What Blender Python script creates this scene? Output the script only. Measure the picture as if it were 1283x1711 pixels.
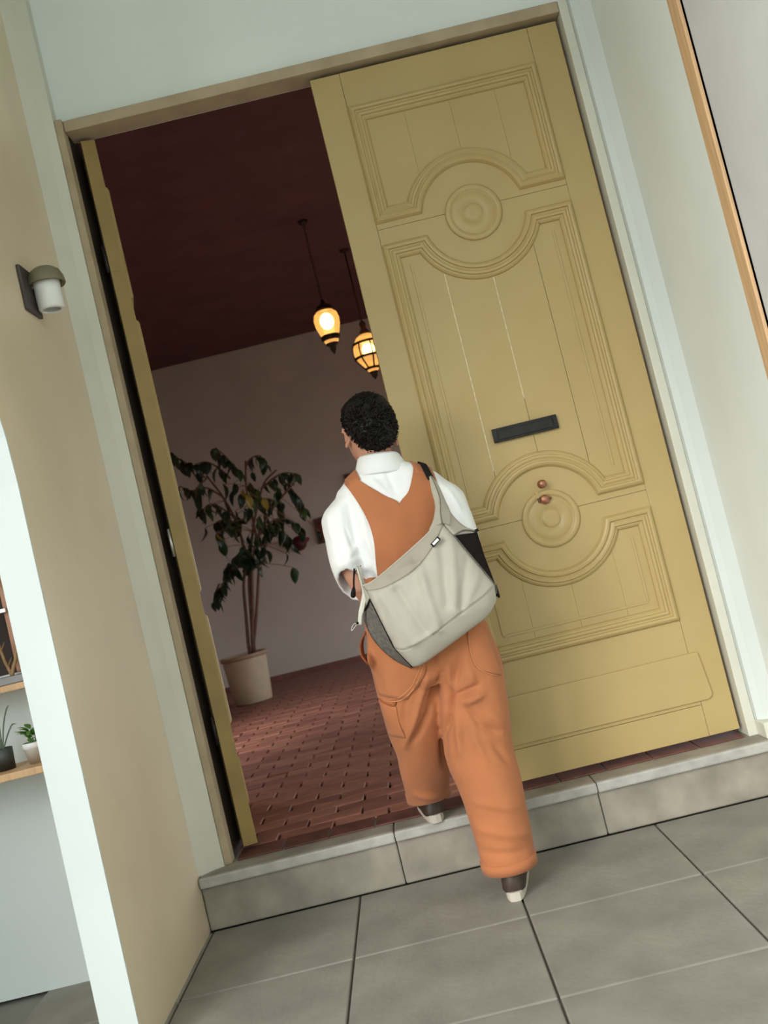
import bpy, bmesh, math, random
from mathutils import Vector, Matrix, noise
from mathutils.bvhtree import BVHTree

for o in list(bpy.data.objects):
    bpy.data.objects.remove(o)
random.seed(7)
scn = bpy.context.scene
C = scn.collection
PI = math.pi

# ------------------------------------------------------------------ camera
FPX, CAMH = 1600.0, 0.85
ROLL, PITCH = math.radians(13.7), math.radians(3.0)
CR, SR, CP, SP = math.cos(ROLL), math.sin(ROLL), math.cos(PITCH), math.sin(PITCH)
cam_d = bpy.data.cameras.new('camera')
cam_d.sensor_fit = 'HORIZONTAL'
cam_d.sensor_width = 36.0
cam_d.lens = FPX * 36.0 / 1283.0
cam_d.clip_start = 0.05
cam_d.dof.use_dof = True
cam_d.dof.focus_distance = 3.0
cam_d.dof.aperture_fstop = 5.6
cam = bpy.data.objects.new('camera', cam_d)
C.objects.link(cam)
_r0, _u0, _f = Vector((1, 0, 0)), Vector((0, -SP, CP)), Vector((0, CP, SP))
_r, _u = CR * _r0 - SR * _u0, SR * _r0 + CR * _u0
_m = Matrix((_r, _u, -_f)).transposed().to_4x4()
_m.translation = (0, 0, CAMH)
cam.matrix_world = _m
scn.camera = cam

# ------------------------------------------------------------------ world, exposure
w = bpy.data.worlds.new('overcast_sky')
scn.world = w
w.use_nodes = True
bg = w.node_tree.nodes['Background']
bg.inputs[0].default_value = (0.90, 0.96, 1.0, 1)
bg.inputs[1].default_value = 2.0
sun_d = bpy.data.lights.new('hazy_sun', 'SUN')
sun_d.energy = 2.9
sun_d.angle = math.radians(38)
sun_d.color = (1.0, 0.97, 0.92)
sun = bpy.data.objects.new('hazy_sun', sun_d)
C.objects.link(sun)
sun.rotation_euler = Vector((-0.62, -0.70, 0.42)).to_track_quat('Z', 'Y').to_euler()
scn.view_settings.view_transform = 'Standard'
scn.view_settings.look = 'None'
scn.view_settings.gamma = 1.0
scn.view_settings.use_curve_mapping = False
scn.view_settings.exposure = 0.45


def at(px, py, Y):
    """photo pixel + real depth -> point in the place"""
    dx, dy = px - 641.5, py - 855.5
    u, v = CR * dx - SR * dy, SR * dx + CR * dy
    t = Y / (FPX * CP + v * SP)
    return Vector((u * t, Y, CAMH + (FPX * SP - v * CP) * t))


# ------------------------------------------------------------------ materials
MATS = {}


def mat(name, col, rough=0.6, metal=0.0, vary=0.08, scale=6.0, bump=0.0, bscale=40.0,
        sheen=0.0, col2=None, spec=0.5, detail=4.0, stretch=None):
    m = bpy.data.materials.new(name)
    m.use_nodes = True
    nt = m.node_tree
    b = nt.nodes['Principled BSDF']
    tc = nt.nodes.new('ShaderNodeTexCoord')
    src = tc.outputs['Object']
    if stretch:
        mp = nt.nodes.new('ShaderNodeMapping')
        mp.inputs['Scale'].default_value = stretch
        nt.links.new(src, mp.inputs[0])
        src = mp.outputs[0]
    nz = nt.nodes.new('ShaderNodeTexNoise')
    nz.inputs['Scale'].default_value = scale
    nz.inputs['Detail'].default_value = detail
    nt.links.new(src, nz.inputs['Vector'])
    rmp = nt.nodes.new('ShaderNodeMapRange')
    rmp.inputs[1].default_value = 0.3
    rmp.inputs[2].default_value = 0.7
    nt.links.new(nz.outputs[0], rmp.inputs[0])
    mx = nt.nodes.new('ShaderNodeMix')
    mx.data_type = 'RGBA'
    c1 = tuple(max(0, x * (1 - vary)) for x in col)
    c2 = col2 if col2 else tuple(min(1, x * (1 + vary)) for x in col)
    mx.inputs[6].default_value = (*c1, 1)
    mx.inputs[7].default_value = (*c2, 1)
    nt.links.new(rmp.outputs[0], mx.inputs[0])
    nt.links.new(mx.outputs[2], b.inputs['Base Color'])
    b.inputs['Roughness'].default_value = rough
    b.inputs['Metallic'].default_value = metal
    b.inputs['Specular IOR Level'].default_value = spec
    if sheen:
        b.inputs['Sheen Weight'].default_value = sheen
    if bump:
        n2 = nt.nodes.new('ShaderNodeTexNoise')
        n2.inputs['Scale'].default_value = bscale
        n2.inputs['Detail'].default_value = 5
        nt.links.new(src, n2.inputs['Vector'])
        bp = nt.nodes.new('ShaderNodeBump')
        bp.inputs['Strength'].default_value = bump
        bp.inputs['Distance'].default_value = 0.004
        nt.links.new(n2.outputs[0], bp.inputs['Height'])
        nt.links.new(bp.outputs[0], b.inputs['Normal'])
    MATS[name] = m
    return m


def glow(name, col, strength, transp=0.0):
    m = bpy.data.materials.new(name)
    m.use_nodes = True
    nt = m.node_tree
    nt.nodes.clear()
    out = nt.nodes.new('ShaderNodeOutputMaterial')
    e = nt.nodes.new('ShaderNodeEmission')
    e.inputs[0].default_value = (*col, 1)
    e.inputs[1].default_value = strength
    if transp:
        t = nt.nodes.new('ShaderNodeBsdfTransparent')
        t.inputs[0].default_value = (1.0, 0.74, 0.36, 1)
        g = nt.nodes.new('ShaderNodeBsdfGlossy')
        g.inputs['Roughness'].default_value = 0.15
        a = nt.nodes.new('ShaderNodeAddShader')
        mx = nt.nodes.new('ShaderNodeMixShader')
        mx.inputs[0].default_value = transp
        nt.links.new(e.outputs[0], mx.inputs[1])
        nt.links.new(t.outputs[0], mx.inputs[2])
        m2 = nt.nodes.new('ShaderNodeMixShader')
        m2.inputs[0].default_value = 0.06
        nt.links.new(mx.outputs[0], m2.inputs[1])
        nt.links.new(g.outputs[0], m2.inputs[2])
        nt.links.new(m2.outputs[0], out.inputs[0])
    else:
        nt.links.new(e.outputs[0], out.inputs[0])
    MATS[name] = m
    return m


mat('plaster_beige', (0.76, 0.655, 0.47), 0.36, vary=0.05, scale=3, bump=0.05, bscale=30)
mat('plaster_white', (0.80, 0.86, 0.82), 0.5, vary=0.04, scale=2.5, bump=0.05, bscale=30)
mat('plaster_alcove', (0.66, 0.715, 0.69), 0.6, vary=0.03, scale=2.5)
mat('trim_pale', (0.66, 0.66, 0.56), 0.45, vary=0.04, scale=5)
mat('trim_tan', (0.44, 0.35, 0.23), 0.6, vary=0.12, scale=10)
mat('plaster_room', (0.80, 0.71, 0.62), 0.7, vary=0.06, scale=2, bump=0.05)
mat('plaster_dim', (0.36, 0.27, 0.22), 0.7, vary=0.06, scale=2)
mat('ceiling_red', (0.15, 0.052, 0.058), 0.7, vary=0.15, scale=4)
mat('gap_shade', (0.035, 0.025, 0.02), 0.6, vary=0.3)  # near-black shade colour for the gap at the left jamb
mat('door_edge_shaded', (0.30, 0.20, 0.055), 0.5, vary=0.1, scale=8)  # door paint darkened for the dimly lit leaf edge
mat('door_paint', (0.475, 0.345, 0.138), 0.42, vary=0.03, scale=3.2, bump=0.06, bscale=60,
    col2=(0.495, 0.368, 0.155))
mat('door_gap', (0.75, 0.68, 0.48), 0.7, vary=0.3, scale=60)
mat('black_metal', (0.014, 0.013, 0.012), 0.5, metal=0.3, vary=0.35, scale=50, bump=0.15, bscale=120)
mat('copper', (0.42, 0.19, 0.11), 0.38, metal=0.7, vary=0.25, scale=60)
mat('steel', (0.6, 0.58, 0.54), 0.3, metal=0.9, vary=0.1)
mat('stone_sill', (0.30, 0.27, 0.22), 0.75, vary=0.22, scale=9, bump=0.3, bscale=60)
mat('stone_edge', (0.42, 0.41, 0.37), 0.7, vary=0.15, scale=20, bump=0.3, bscale=80)
mat('concrete', (0.26, 0.245, 0.21), 0.85, vary=0.18, scale=5, bump=0.3, bscale=50)
mat('red_tile', (0.14, 0.05, 0.035), 0.55, vary=0.3, scale=15)
mat('mortar', (0.04, 0.022, 0.018), 0.9, vary=0.2)
mat('ground', (0.20, 0.19, 0.165), 0.9, vary=0.2, scale=3)
for i, cc in enumerate([(0.34, 0.135, 0.095), (0.39, 0.16, 0.11), (0.29, 0.112, 0.085), (0.42, 0.18, 0.125)]):
    mat('brick_%d' % i, cc, 0.55, vary=0.2, scale=12, bump=0.35, bscale=40)
mat('skin', (0.52, 0.26, 0.17), 0.5, vary=0.06, scale=14)
mat('hair', (0.006, 0.0045, 0.004), 0.45, vary=0.4, scale=60, spec=0.3)
mat('eye_white', (0.8, 0.78, 0.74), 0.2, vary=0.02)
mat('shirt_white', (0.86, 0.87, 0.86), 0.8, vary=0.02, scale=9, bump=0.12, bscale=220, sheen=0.1)
mat('overall_orange', (0.455, 0.16, 0.060), 0.85, vary=0.09, scale=7, bump=0.25, bscale=260, sheen=0.1)
mat('overall_inside', (0.30, 0.09, 0.03), 0.9, vary=0.08)
mat('stitch', (0.66, 0.30, 0.13), 0.8, vary=0.1, scale=80)
mat('shoe_leather', (0.05, 0.032, 0.022), 0.5, vary=0.2)
mat('shoe_sole', (0.55, 0.5, 0.42), 0.8, vary=0.1)
mat('bag_grey', (0.45, 0.42, 0.35), 0.62, vary=0.05, scale=8, bump=0.12, bscale=240, sheen=0.1)
mat('bag_band', (0.37, 0.335, 0.265), 0.7, vary=0.07, scale=10, bump=0.15, bscale=200)
mat('bag_lining', (0.36, 0.27, 0.19), 0.8, vary=0.06)
mat('mesh_black', (0.012, 0.009, 0.009), 0.85, spec=0.15, vary=0.25, scale=90, bump=0.4, bscale=300)
mat('mesh_grey', (0.14, 0.125, 0.11), 0.8, vary=0.3, scale=90, bump=0.5, bscale=300)
mat('webbing_black', (0.009, 0.008, 0.008), 0.75, spec=0.2, vary=0.2, scale=80)
mat('label_white', (0.8, 0.8, 0.78), 0.6, vary=0.02)
mat('cord_pale', (0.62, 0.6, 0.52), 0.7, vary=0.06)
mat('pot_clay', (0.66, 0.52, 0.36), 0.6, vary=0.07, scale=9, bump=0.1)
mat('pot_rim', (0.48, 0.32, 0.20), 0.6, vary=0.1, scale=9)
mat('soil', (0.04, 0.028, 0.02), 0.95, vary=0.4, scale=40, bump=0.5)
mat('bark', (0.20, 0.105, 0.075), 0.8, vary=0.2, scale=30, bump=0.3)
for i, cc in enumerate([(0.022, 0.05, 0.022), (0.035, 0.075, 0.028), (0.07, 0.12, 0.03), (0.05, 0.045, 0.022)]):
    mat('leaf_%d' % i, cc, 0.3, vary=0.2, scale=14)
mat('leaf_yellow', (0.42, 0.32, 0.04), 0.4, vary=0.15)
mat('petiole', (0.32, 0.15, 0.06), 0.6, vary=0.15)
mat('leaf_fresh', (0.09, 0.24, 0.03), 0.4, vary=0.25, scale=30)
mat('leaf_greygreen', (0.12, 0.17, 0.12), 0.5, vary=0.2)
mat('pot_white', (0.86, 0.86, 0.85), 0.35, vary=0.02)
mat('pot_dark', (0.06, 0.065, 0.06), 0.5, vary=0.2)
mat('pine', (0.66, 0.42, 0.22), 0.5, vary=0.14, scale=6, stretch=(12, 12, 0.8))
mat('tan_wood', (0.52, 0.27, 0.17), 0.6, vary=0.12, scale=6)
mat('grey_ledge', (0.32, 0.32, 0.32), 0.6, vary=0.1)
mat('twig', (0.36, 0.22, 0.10), 0.8, vary=0.25, scale=40)
mat('pane_brown', (0.045, 0.028, 0.022), 0.4, vary=0.2, spec=0.15)
mat('pane_grey', (0.62, 0.64, 0.62), 0.5, vary=0.05, spec=0.2)
mat('sconce_olive', (0.19, 0.165, 0.10), 0.45, vary=0.08)
mat('sconce_dark', (0.06, 0.045, 0.04), 0.5, vary=0.1)
mat('sconce_glass', (0.82, 0.83, 0.80), 0.3, vary=0.02)
mat('bronze', (0.06, 0.035, 0.022), 0.45, metal=0.6, vary=0.3, scale=40)
mat('frame_wood', (0.14, 0.055, 0.035), 0.5, vary=0.2)
mat('art_red', (0.24, 0.035, 0.03), 0.6, vary=0.6, scale=18)
mat('maroon', (0.09, 0.012, 0.014), 0.5, vary=0.2)
glow('amber_glass', (1.0, 0.48, 0.12), 1.25, 0.45)
glow('bulb', (1.0, 0.80, 0.45), 16.0)


# ------------------------------------------------------------------ mesh tools
class MB:
    def __init__(self):
        self.v, self.f = [], []

    def add(self, vs, fs):
        n = len(self.v)
        self.v += [tuple(p) for p in vs]
        self.f += [tuple(i + n for i in q) for q in fs]
        return self

    def box(self, a, b, M=None):
        x0, y0, z0 = a
        x1, y1, z1 = b
        vs = [Vector(p) for p in ((x0, y0, z0), (x1, y0, z0), (x1, y1, z0), (x0, y1, z0),
                                  (x0, y0, z1), (x1, y0, z1), (x1, y1, z1), (x0, y1, z1))]
        if M:
            vs = [M @ p for p in vs]
        return self.add(vs, [(3, 2, 1, 0), (4, 5, 6, 7), (0, 1, 5, 4), (1, 2, 6, 5), (2, 3, 7, 6), (3, 0, 4, 7)])

    def loft(self, rings, cap=True, closed=True):
        n = len(rings[0])
        vs = [p for r in rings for p in r]
        fs = []
        for i in range(len(rings) - 1):
            for j in range(n if closed else n - 1):
                k = (j + 1) % n
                fs.append((i * n + j, i * n + k, (i + 1) * n + k, (i + 1) * n + j))
        if cap and closed:
            fs.append(tuple(range(n - 1, -1, -1)))
            fs.append(tuple((len(rings) - 1) * n + j for j in range(n)))
        return self.add(vs, fs)

    def tube(self, pts, rad, n=8, cap=True, flat=None):
        """pts list of Vectors, rad scalar or list (value or (a,b))"""
        pts = [Vector(p) for p in pts]
        if not isinstance(rad, (list, tuple)):
            rad = [rad] * len(pts)
        rings = []
        up = None
        for i, p in enumerate(pts):
            d = (pts[min(i + 1, len(pts) - 1)] - pts[max(i - 1, 0)]).normalized()
            if up is None:
                ref = flat if flat is not None else (Vector((0, 0, 1)) if abs(d.z) < 0.8 else Vector((0, 1, 0)))
                up = Vector(ref)
            x = d.cross(up)
            if x.length < 1e-5:
                x = d.orthogonal()
            x.normalize()
            up = x.cross(d).normalized()
            r = rad[i]
            a, b = r if isinstance(r, (list, tuple)) else (r, r)
            rings.append([p + x * (a * math.cos(t)) + up * (b * math.sin(t))
                          for t in (2 * PI * k / n for k in range(n))])
        return self.loft(rings, cap)

    def lathe(self, prof, center=(0, 0, 0), n=24, axis='Z', cap=True):
        c = Vector(center)
        rings = []
        for r, h in prof:
            ring = []
            for k in range(n):
                a = 2 * PI * k / n
                if axis == 'Z':
                    ring.append(c + Vector((r * math.cos(a), r * math.sin(a), h)))
                else:  # -Y axis outwards
                    ring.append(c + Vector((r * math.cos(a), -h, r * math.sin(a))))
            rings.append(ring)
        return self.loft(rings, cap)

    def sphere(self, c, r, nu=12, nv=8, M=None):
        c = Vector(c)
        rx, ry, rz = r if isinstance(r, (list, tuple)) else (r, r, r)
        rings = []
        for i in range(1, nv):
            t = PI * i / nv
            ring = []
            for k in range(nu):
                a = 2 * PI * k / nu
                p = Vector((rx * math.sin(t) * math.cos(a), ry * math.sin(t) * math.sin(a), rz * math.cos(t)))
                if M:
                    p = M @ p
                ring.append(c + p)
            rings.append(ring)
        return self.loft(rings, True)

    def prism(self, poly, y0, y1):
        """polygon of (x, z) counter clockwise seen from -Y, extruded from y0 (front) to y1"""
        n = len(poly)
        vs = [(x, y0, z) for x, z in poly] + [(x, y1, z) for x, z in poly]
        fs = [tuple(range(n)), tuple(range(2 * n - 1, n - 1, -1))]
        for i in range(n):
            j = (i + 1) % n
            fs.append((i, i + n, j + n, j))
        return self.add(vs, fs)

    def grid(self, rows):
        n = len(rows[0])
        vs = [p for r in rows for p in r]
        fs = [(i * n + j, i * n + j + 1, (i + 1) * n + j + 1, (i + 1) * n + j)
              for i in range(len(rows) - 1) for j in range(n - 1)]
        return self.add(vs, fs)

    def mesh(self, name, fix=True):
        me = bpy.data.meshes.new(name)
        me.from_pydata(self.v, [], self.f)
        if fix:
            bm = bmesh.new()
            bm.from_mesh(me)
            bmesh.ops.recalc_face_normals(bm, faces=bm.faces)
            bm.to_mesh(me)
            bm.free()
        return me

    def build(self, name, m, parent=None, smooth=False, bevel=0.0, solid=0.0, sub=0, fix=True):
        me = self.mesh(name, fix)
        return obj(name, me, m, parent, smooth, bevel, solid, sub)


def obj(name, me, m, parent=None, smooth=False, bevel=0.0, solid=0.0, sub=0):
    me.materials.clear()
    me.materials.append(MATS[m])
    o = bpy.data.objects.new(name, me)
    C.objects.link(o)
    if parent:
        o.parent = parent
    if solid:
        md = o.modifiers.new('solid', 'SOLIDIFY')
        md.thickness = solid
        md.offset = 0
    if bevel:
        md = o.modifiers.new('bevel', 'BEVEL')
        md.width = bevel
        md.segments = 2
        md.limit_method = 'ANGLE'
    if sub:
        md = o.modifiers.new('sub', 'SUBSURF')
        md.levels = md.render_levels = sub
    if smooth:
        for p in me.polygons:
            p.use_smooth = True
    return o


def tag(o, label, cat, group=None, kind=None):
    o['label'] = label
    o['category'] = cat
    if group:
        o['group'] = group
    if kind:
        o['kind'] = kind
    return o


def thing(name, loc, label, cat, group=None, kind=None, rz=0.0):
    o = bpy.data.objects.new(name, None)
    o.empty_display_size = 0.1
    C.objects.link(o)
    o.location = loc
    o.rotation_euler = (0, 0, rz)
    return tag(o, label, cat, group, kind)


def local(parent, o):
    """keep world geometry when parenting to an unrotated empty"""
    o.location = -parent.location
    return o


def wbuild(mb, name, m, root, **k):
    """build with world-space vertices under a (not rotated) root at its base, or below one of its parts"""
    o = mb.build(name, m, root, **k)
    if root.type == 'EMPTY':
        o.location = -root.location
    return o


def remesh(mb, voxel, smooth=4, factor=0.5):
    me = mb.mesh('tmp')
    o = bpy.data.objects.new('tmp', me)
    C.objects.link(o)
    r = o.modifiers.new('r', 'REMESH')
    r.mode = 'VOXEL'
    r.voxel_size = voxel
    if smooth:
        s = o.modifiers.new('s', 'SMOOTH')
        s.factor = factor
        s.iterations = smooth
    dg = bpy.context.evaluated_depsgraph_get()
    res = bpy.data.meshes.new_from_object(o.evaluated_get(dg))
    bpy.data.objects.remove(o)
    return res


def ellipse(cx, cy, z, rx, ry, n=28, tx=0.0, ty=0.0, e=2.0):
    out = []
    for k in range(n):
        a = 2 * PI * k / n
        ca, sa = math.cos(a), math.sin(a)
        x = rx * math.copysign(abs(ca) ** (2 / e), ca)
        y = ry * math.copysign(abs(sa) ** (2 / e), sa)
        out.append(Vector((cx + x, cy + y, z + tx * x + ty * y)))
    return out


def fold(me, ridges, nz=0.0, nscale=12.0, back=True, stretch=(1, 1, 1)):
    """soft cloth folds: ridges = [(x0,z0,x1,z1,width,amp)] on the side that faces -Y, plus fine unevenness"""
    me.update()
    nrm = [v.normal.copy() for v in me.vertices]
    for v, n in zip(me.vertices, nrm):
        p = v.co
        d = 0.0
        wgt = max(0.0, -n.y) if back else 1.0
        if wgt > 0.02:
            for x0, z0, x1, z1, wd, am in ridges:
                vx, vz = x1 - x0, z1 - z0
                L = vx * vx + vz * vz
                t = ((p.x - x0) * vx + (p.z - z0) * vz) / L
                tc = min(1, max(0, t))
                ex, ez = p.x - x0 - vx * tc, p.z - z0 - vz * tc
                q = (ex * ex + ez * ez) / (wd * wd)
                if q < 9:
                    fade = 1.0 - 0.6 * abs(2 * tc - 1) ** 2
                    d += am * math.exp(-q) * fade * min(1.0, wgt * 1.5)
        if nz:
            d += nz * noise.noise(Vector((p.x * nscale * stretch[0], p.y * nscale * stretch[1], p.z * nscale * stretch[2])))
        v.co = p + n * d
    me.update()


def curve_pts(pts, n):
    """Catmull-Rom resample"""
    P = [Vector(p) for p in pts]
    P = [P[0] * 2 - P[1]] + P + [P[-1] * 2 - P[-2]]
    segs = len(P) - 3
    out = []
    for i in range(n):
        t = i / (n - 1) * segs
        k = min(int(t), segs - 1)
        t -= k
        a, b, c, d = P[k], P[k + 1], P[k + 2], P[k + 3]
        out.append(0.5 * ((2 * b) + (c - a) * t + (2 * a - 5 * b + 4 * c - d) * t * t + (3 * b - a - 3 * c + d) * t ** 3))
    return out

# ================================================================== THE SETTING
GZ, SILL = -0.20, -0.02
XL, XR = -0.89, 1.12          # inner faces of the porch side walls
YD = 3.36                     # face of the door leaf
ZT = 2.61                     # door head


def struct(o, label, cat='wall'):
    return tag(o, label, cat, kind='structure')


def arch_outline(n=18, grow=0.0):
    """arch opening in the left porch wall as (y, z) from far jamb to near jamb"""
    y0, y1, zs = 1.0, 2.43, 1.27
    r, c = (y1 - y0) / 2, (y1 + y0) / 2
    pts = [(y1, GZ)]
    for i in range(n + 1):
        a = PI * i / n
        pts.append((c + r * math.cos(a), zs + r * math.sin(a)))
    pts.append((y0, GZ))
    return pts


# left porch wall with its arched opening
ar = arch_outline()
out = [(3.36, GZ), (3.36, 3.45), (0.75, 3.45), (0.75, GZ)] + ar[::-1]
mb = MB()
n = len(out)
mb.add([(XL, y, z) for y, z in out] + [(XL - 0.095, y, z) for y, z in out],
       [tuple(range(n)), tuple(range(2 * n - 1, n - 1, -1))] + [(i, (i + 1) % n, (i + 1) % n + n, i + n) for i in range(n)])
struct(mb.build('wall_left', 'plaster_beige'), 'beige satin plaster wall left of the doorway, cut by an arch')
mb = MB()
rows = []
for k, (y, z) in enumerate(ar):
    d = Vector((0, 1.715 - y, (1.27 - z) if z > 1.27 else 0)).normalized() * 0.004
    if z <= 1.27:
        d = Vector((0, -0.004 if y > 2 else 0.004, 0))
    rows.append([(XL - 0.0005, y + d.y, z + d.z), (XL - 0.0945, y + d.y, z + d.z)])
mb.grid(rows)
struct(mb.build('trim_1', 'plaster_alcove', solid=0.006), 'bright white lining of the arched opening at far left', 'trim')

# right porch wall with a wood-framed window
wy0, wy1, wz0, wz1 = 1.35, 2.56, 0.72, 2.75
mb = MB()
mb.box((XR, -3.0, GZ), (XR + 0.14, wy0, 3.45)).box((XR, wy1, GZ), (XR + 0.14, 3.36, 3.45))
mb.box((XR, wy0, GZ), (XR + 0.14, wy1, wz0)).box((XR, wy0, wz1), (XR + 0.14, wy1, 3.45))
struct(mb.build('wall_right', 'plaster_white'), 'pale white plaster wall right of the olive door')
win = thing('window_2', (XR, 1.95, wz0), 'wood-framed window with grey glass in the right porch wall', 'window', kind='structure')
for (a, b) in (((wy0 - .05, wz0 - .05), (wy0, wz1 + .05)), ((wy1, wz0 - .05), (wy1 + .065, wz1 + .05)),
               ((wy0, wz0 - .05), (wy1, wz0)), ((wy0, wz1), (wy1, wz1 + .05))):
    wbuild(MB().box((XR - 0.010, a[0], a[1]), (XR + 0.05, b[0], b[1])), 'frame', 'pine', win, bevel=0.004)
wbuild(MB().box((XR + 0.006, wy0, wz0), (XR + 0.020, wy1, wz1)), 'pane', 'pane_grey', win)
wbuild(MB().box((XR - 0.008, 1.93, wz0), (XR + 0.0055, 1.98, wz1)), 'mullion', 'pine', win, bevel=0.004)

# door wall around the opening (also the street side of the room)
mb = MB()
mb.box((-2.2, 3.36, -0.25), (-0.813, 3.52, 3.45)).box((1.06, 3.36, -0.25), (2.6, 3.52, 3.45))
mb.box((-0.84, 3.36, ZT + 0.05), (1.06, 3.52, 3.45))
struct(mb.build('wall_front', 'plaster_white'), 'white plaster wall over and around the tall double doorway')
# pale splayed trims at both sides
mb = MB()
mb.add([(-0.89, 3.25, SILL), (-0.845, 3.29, SILL), (-0.812, 3.305, SILL), (-0.812, 3.40, SILL), (-0.89, 3.40, SILL),
        (-0.89, 3.25, 3.45), (-0.845, 3.29, 3.45), (-0.812, 3.305, 3.45), (-0.812, 3.40, 3.45), (-0.89, 3.40, 3.45)],
       [(4, 3, 2, 1, 0), (5, 6, 7, 8, 9)] + [(i, (i + 1) % 5, (i + 1) % 5 + 5, i + 5) for i in range(5)])
struct(mb.build('trim_2', 'trim_pale'), 'pale green-white splayed trim beside the left door jamb', 'trim')
mb = MB()
mb.add([(1.12, 3.25, SILL + .055), (1.085, 3.285, SILL + .055), (1.065, 3.30, SILL + .055), (1.065, 3.40, SILL + .055), (1.12, 3.40, SILL + .055),
        (1.12, 3.25, 3.45), (1.085, 3.285, 3.45), (1.065, 3.30, 3.45), (1.065, 3.40, 3.45), (1.12, 3.40, 3.45)],
       [(0, 1, 2, 3, 4), (9, 8, 7, 6, 5)] + [(i, i + 5, (i + 1) % 5 + 5, (i + 1) % 5) for i in range(5)])
struct(mb.build('trim_3', 'plaster_alcove'), 'bright white splayed trim beside the right door jamb', 'trim')
# timber frame of the doorway
fr = thing('trim_4', (0.1, 3.36, SILL), 'tan painted timber frame of the double doorway', 'door frame', kind='structure')
wbuild(MB().box((-0.812, 3.312, SILL), (-0.786, 3.37, ZT + .045)), 'jamb', 'trim_tan', fr, bevel=0.003)
wbuild(MB().box((-0.812, 3.3705, SILL), (-0.788, 3.53, ZT + .045)), 'rebate_shaded', 'gap_shade', fr)  # dark colour stands for the shade between jamb and open leaf
wbuild(MB().box((1.032, 3.325, SILL), (1.0645, 3.43, ZT + .045)), 'jamb', 'trim_pale', fr, bevel=0.003)
wbuild(MB().box((-0.785, 3.33, ZT + .004), (1.031, 3.43, ZT + .045)), 'head', 'trim_tan', fr, bevel=0.003)
# bases
struct(MB().box((1.062, 3.24, SILL), (1.119, 3.33, SILL + .054)).box((1.10, 2.2, GZ), (1.119, 3.22, GZ + 0.09))
       .build('baseboard_right', 'trim_pale', bevel=0.004), 'low pale grey base block under the right jamb', 'baseboard')

# threshold and porch floor
sl = thing('trim_5', (0.1, 3.32, GZ), 'worn grey stone threshold step under the doors', 'threshold', kind='structure')
xs = [XL + 0.002, -0.22, 0.47, XR - 0.002]
for a, b in zip(xs, xs[1:]):
    wbuild(MB().box((a + .001, 3.235, GZ + .001), (b - .001, 3.46, SILL)), 'stone', 'stone_sill', sl, bevel=0.006)
    wbuild(MB().box((a + .001, 3.218, SILL - .035), (b - .001, 3.2345, SILL)), 'nosing', 'stone_edge', sl, bevel=0.006)
for i in range(11):
    x0 = -0.77 + i * 0.163
    wbuild(MB().box((x0, 3.33, SILL + .0005), (x0 + .157, 3.455, SILL + .006)), 'tile', 'red_tile', sl, bevel=0.002)
pf = struct(MB().box((-9, -12, GZ - 0.12), (9, 12, GZ - 0.012)).build('floor_porch', 'ground'), 'grey concrete slab paving of the porch', 'floor')
slab = MB().box((-0.248, -0.248, -0.03), (0.248, 0.248, 0)).mesh('slab')
for i in range(5):
    for j in range(7):
        o = obj('paving_slab', slab, 'concrete', pf, bevel=0.004) if (i, j) == (0, 0) else None
        if o is None:
            o = first.copy()
            C.objects.link(o)
        else:
            first = o
        o.location = (-1.13 + i * 0.502 + (0.0), 2.983 - j * 0.502, GZ)

struct(MB().box((-0.35, -3.2, GZ), (1.26, -3.01, 3.45)).build('added_wall_rear', 'plaster_white'), 'unseen white wall end added behind the viewer to block light', 'wall')  # put in to cut light from straight behind
# porch ceiling
struct(MB().box((-0.985, -1.4, 3.45), (1.26, 3.52, 3.6)).build('ceiling_porch', 'plaster_white'), 'white ceiling over the porch', 'ceiling')

# the bright side space seen through the arch
struct(MB().box((-3.2, 3.06, GZ), (-2.12, 3.2, 3.0)).box((-2.12, 3.06, GZ), (-1.16, 3.2, 0.79))
       .box((-2.12, 3.06, 1.95), (-1.16, 3.2, 3.0)).box((-1.16, 3.06, GZ), (-0.986, 3.2, 3.0))
       .build('wall_alcove', 'plaster_alcove'), 'bright white wall of the side space beyond the arch')
struct(MB().box((-3.2, 0.4, 3.0), (-0.986, 3.2, 3.1)).build('shade_roof_alcove', 'plaster_alcove'), 'white roof added to shade the side space beyond the arch', 'ceiling')  # roof put in to dim the side space
struct(MB().box((-2.75, 0.30, GZ), (-2.62, 3.059, 2.999)).build('shade_wall_alcove', 'plaster_alcove'), 'white side wall added to shade the side space beyond the arch')  # put in to keep sun off the arch lining and pots
w1 = thing('window_1', (-1.64, 3.08, 0.79), 'tan wooden window with dark pane beyond the arch', 'window', kind='structure')
wbuild(MB().box((-1.265, 3.075, 0.79), (-1.16, 3.14, 1.95)), 'frame', 'tan_wood', w1, bevel=0.004)
wbuild(MB().box((-2.12, 3.075, 0.79), (-2.02, 3.14, 1.95)), 'frame', 'tan_wood', w1, bevel=0.004)
wbuild(MB().box((-2.02, 3.075, 1.85), (-1.265, 3.14, 1.95)), 'frame', 'tan_wood', w1, bevel=0.004)
wbuild(MB().box((-2.02, 3.10, 0.79), (-1.265, 3.115, 1.85)), 'pane', 'pane_brown', w1)
wbuild(MB().sphere((-1.225, 3.068, 0.845), 0.012), 'knob', 'black_metal', w1, smooth=True)
wbuild(MB().box((-1.275, 3.06, 0.985), (-1.25, 3.074, 1.0)), 'latch', 'steel', w1, bevel=0.002)
struct(MB().box((-2.2, 2.92, 0.742), (-1.02, 3.059, 0.762)).build('trim_6', 'pine', bevel=0.003), 'light pine window ledge beyond the arch', 'ledge')
struct(MB().box((-2.2, 2.94, 0.7625), (-1.03, 3.059, 0.785)).build('trim_7', 'grey_ledge', bevel=0.003), 'grey strip lying on the pine window ledge', 'ledge')

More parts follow.
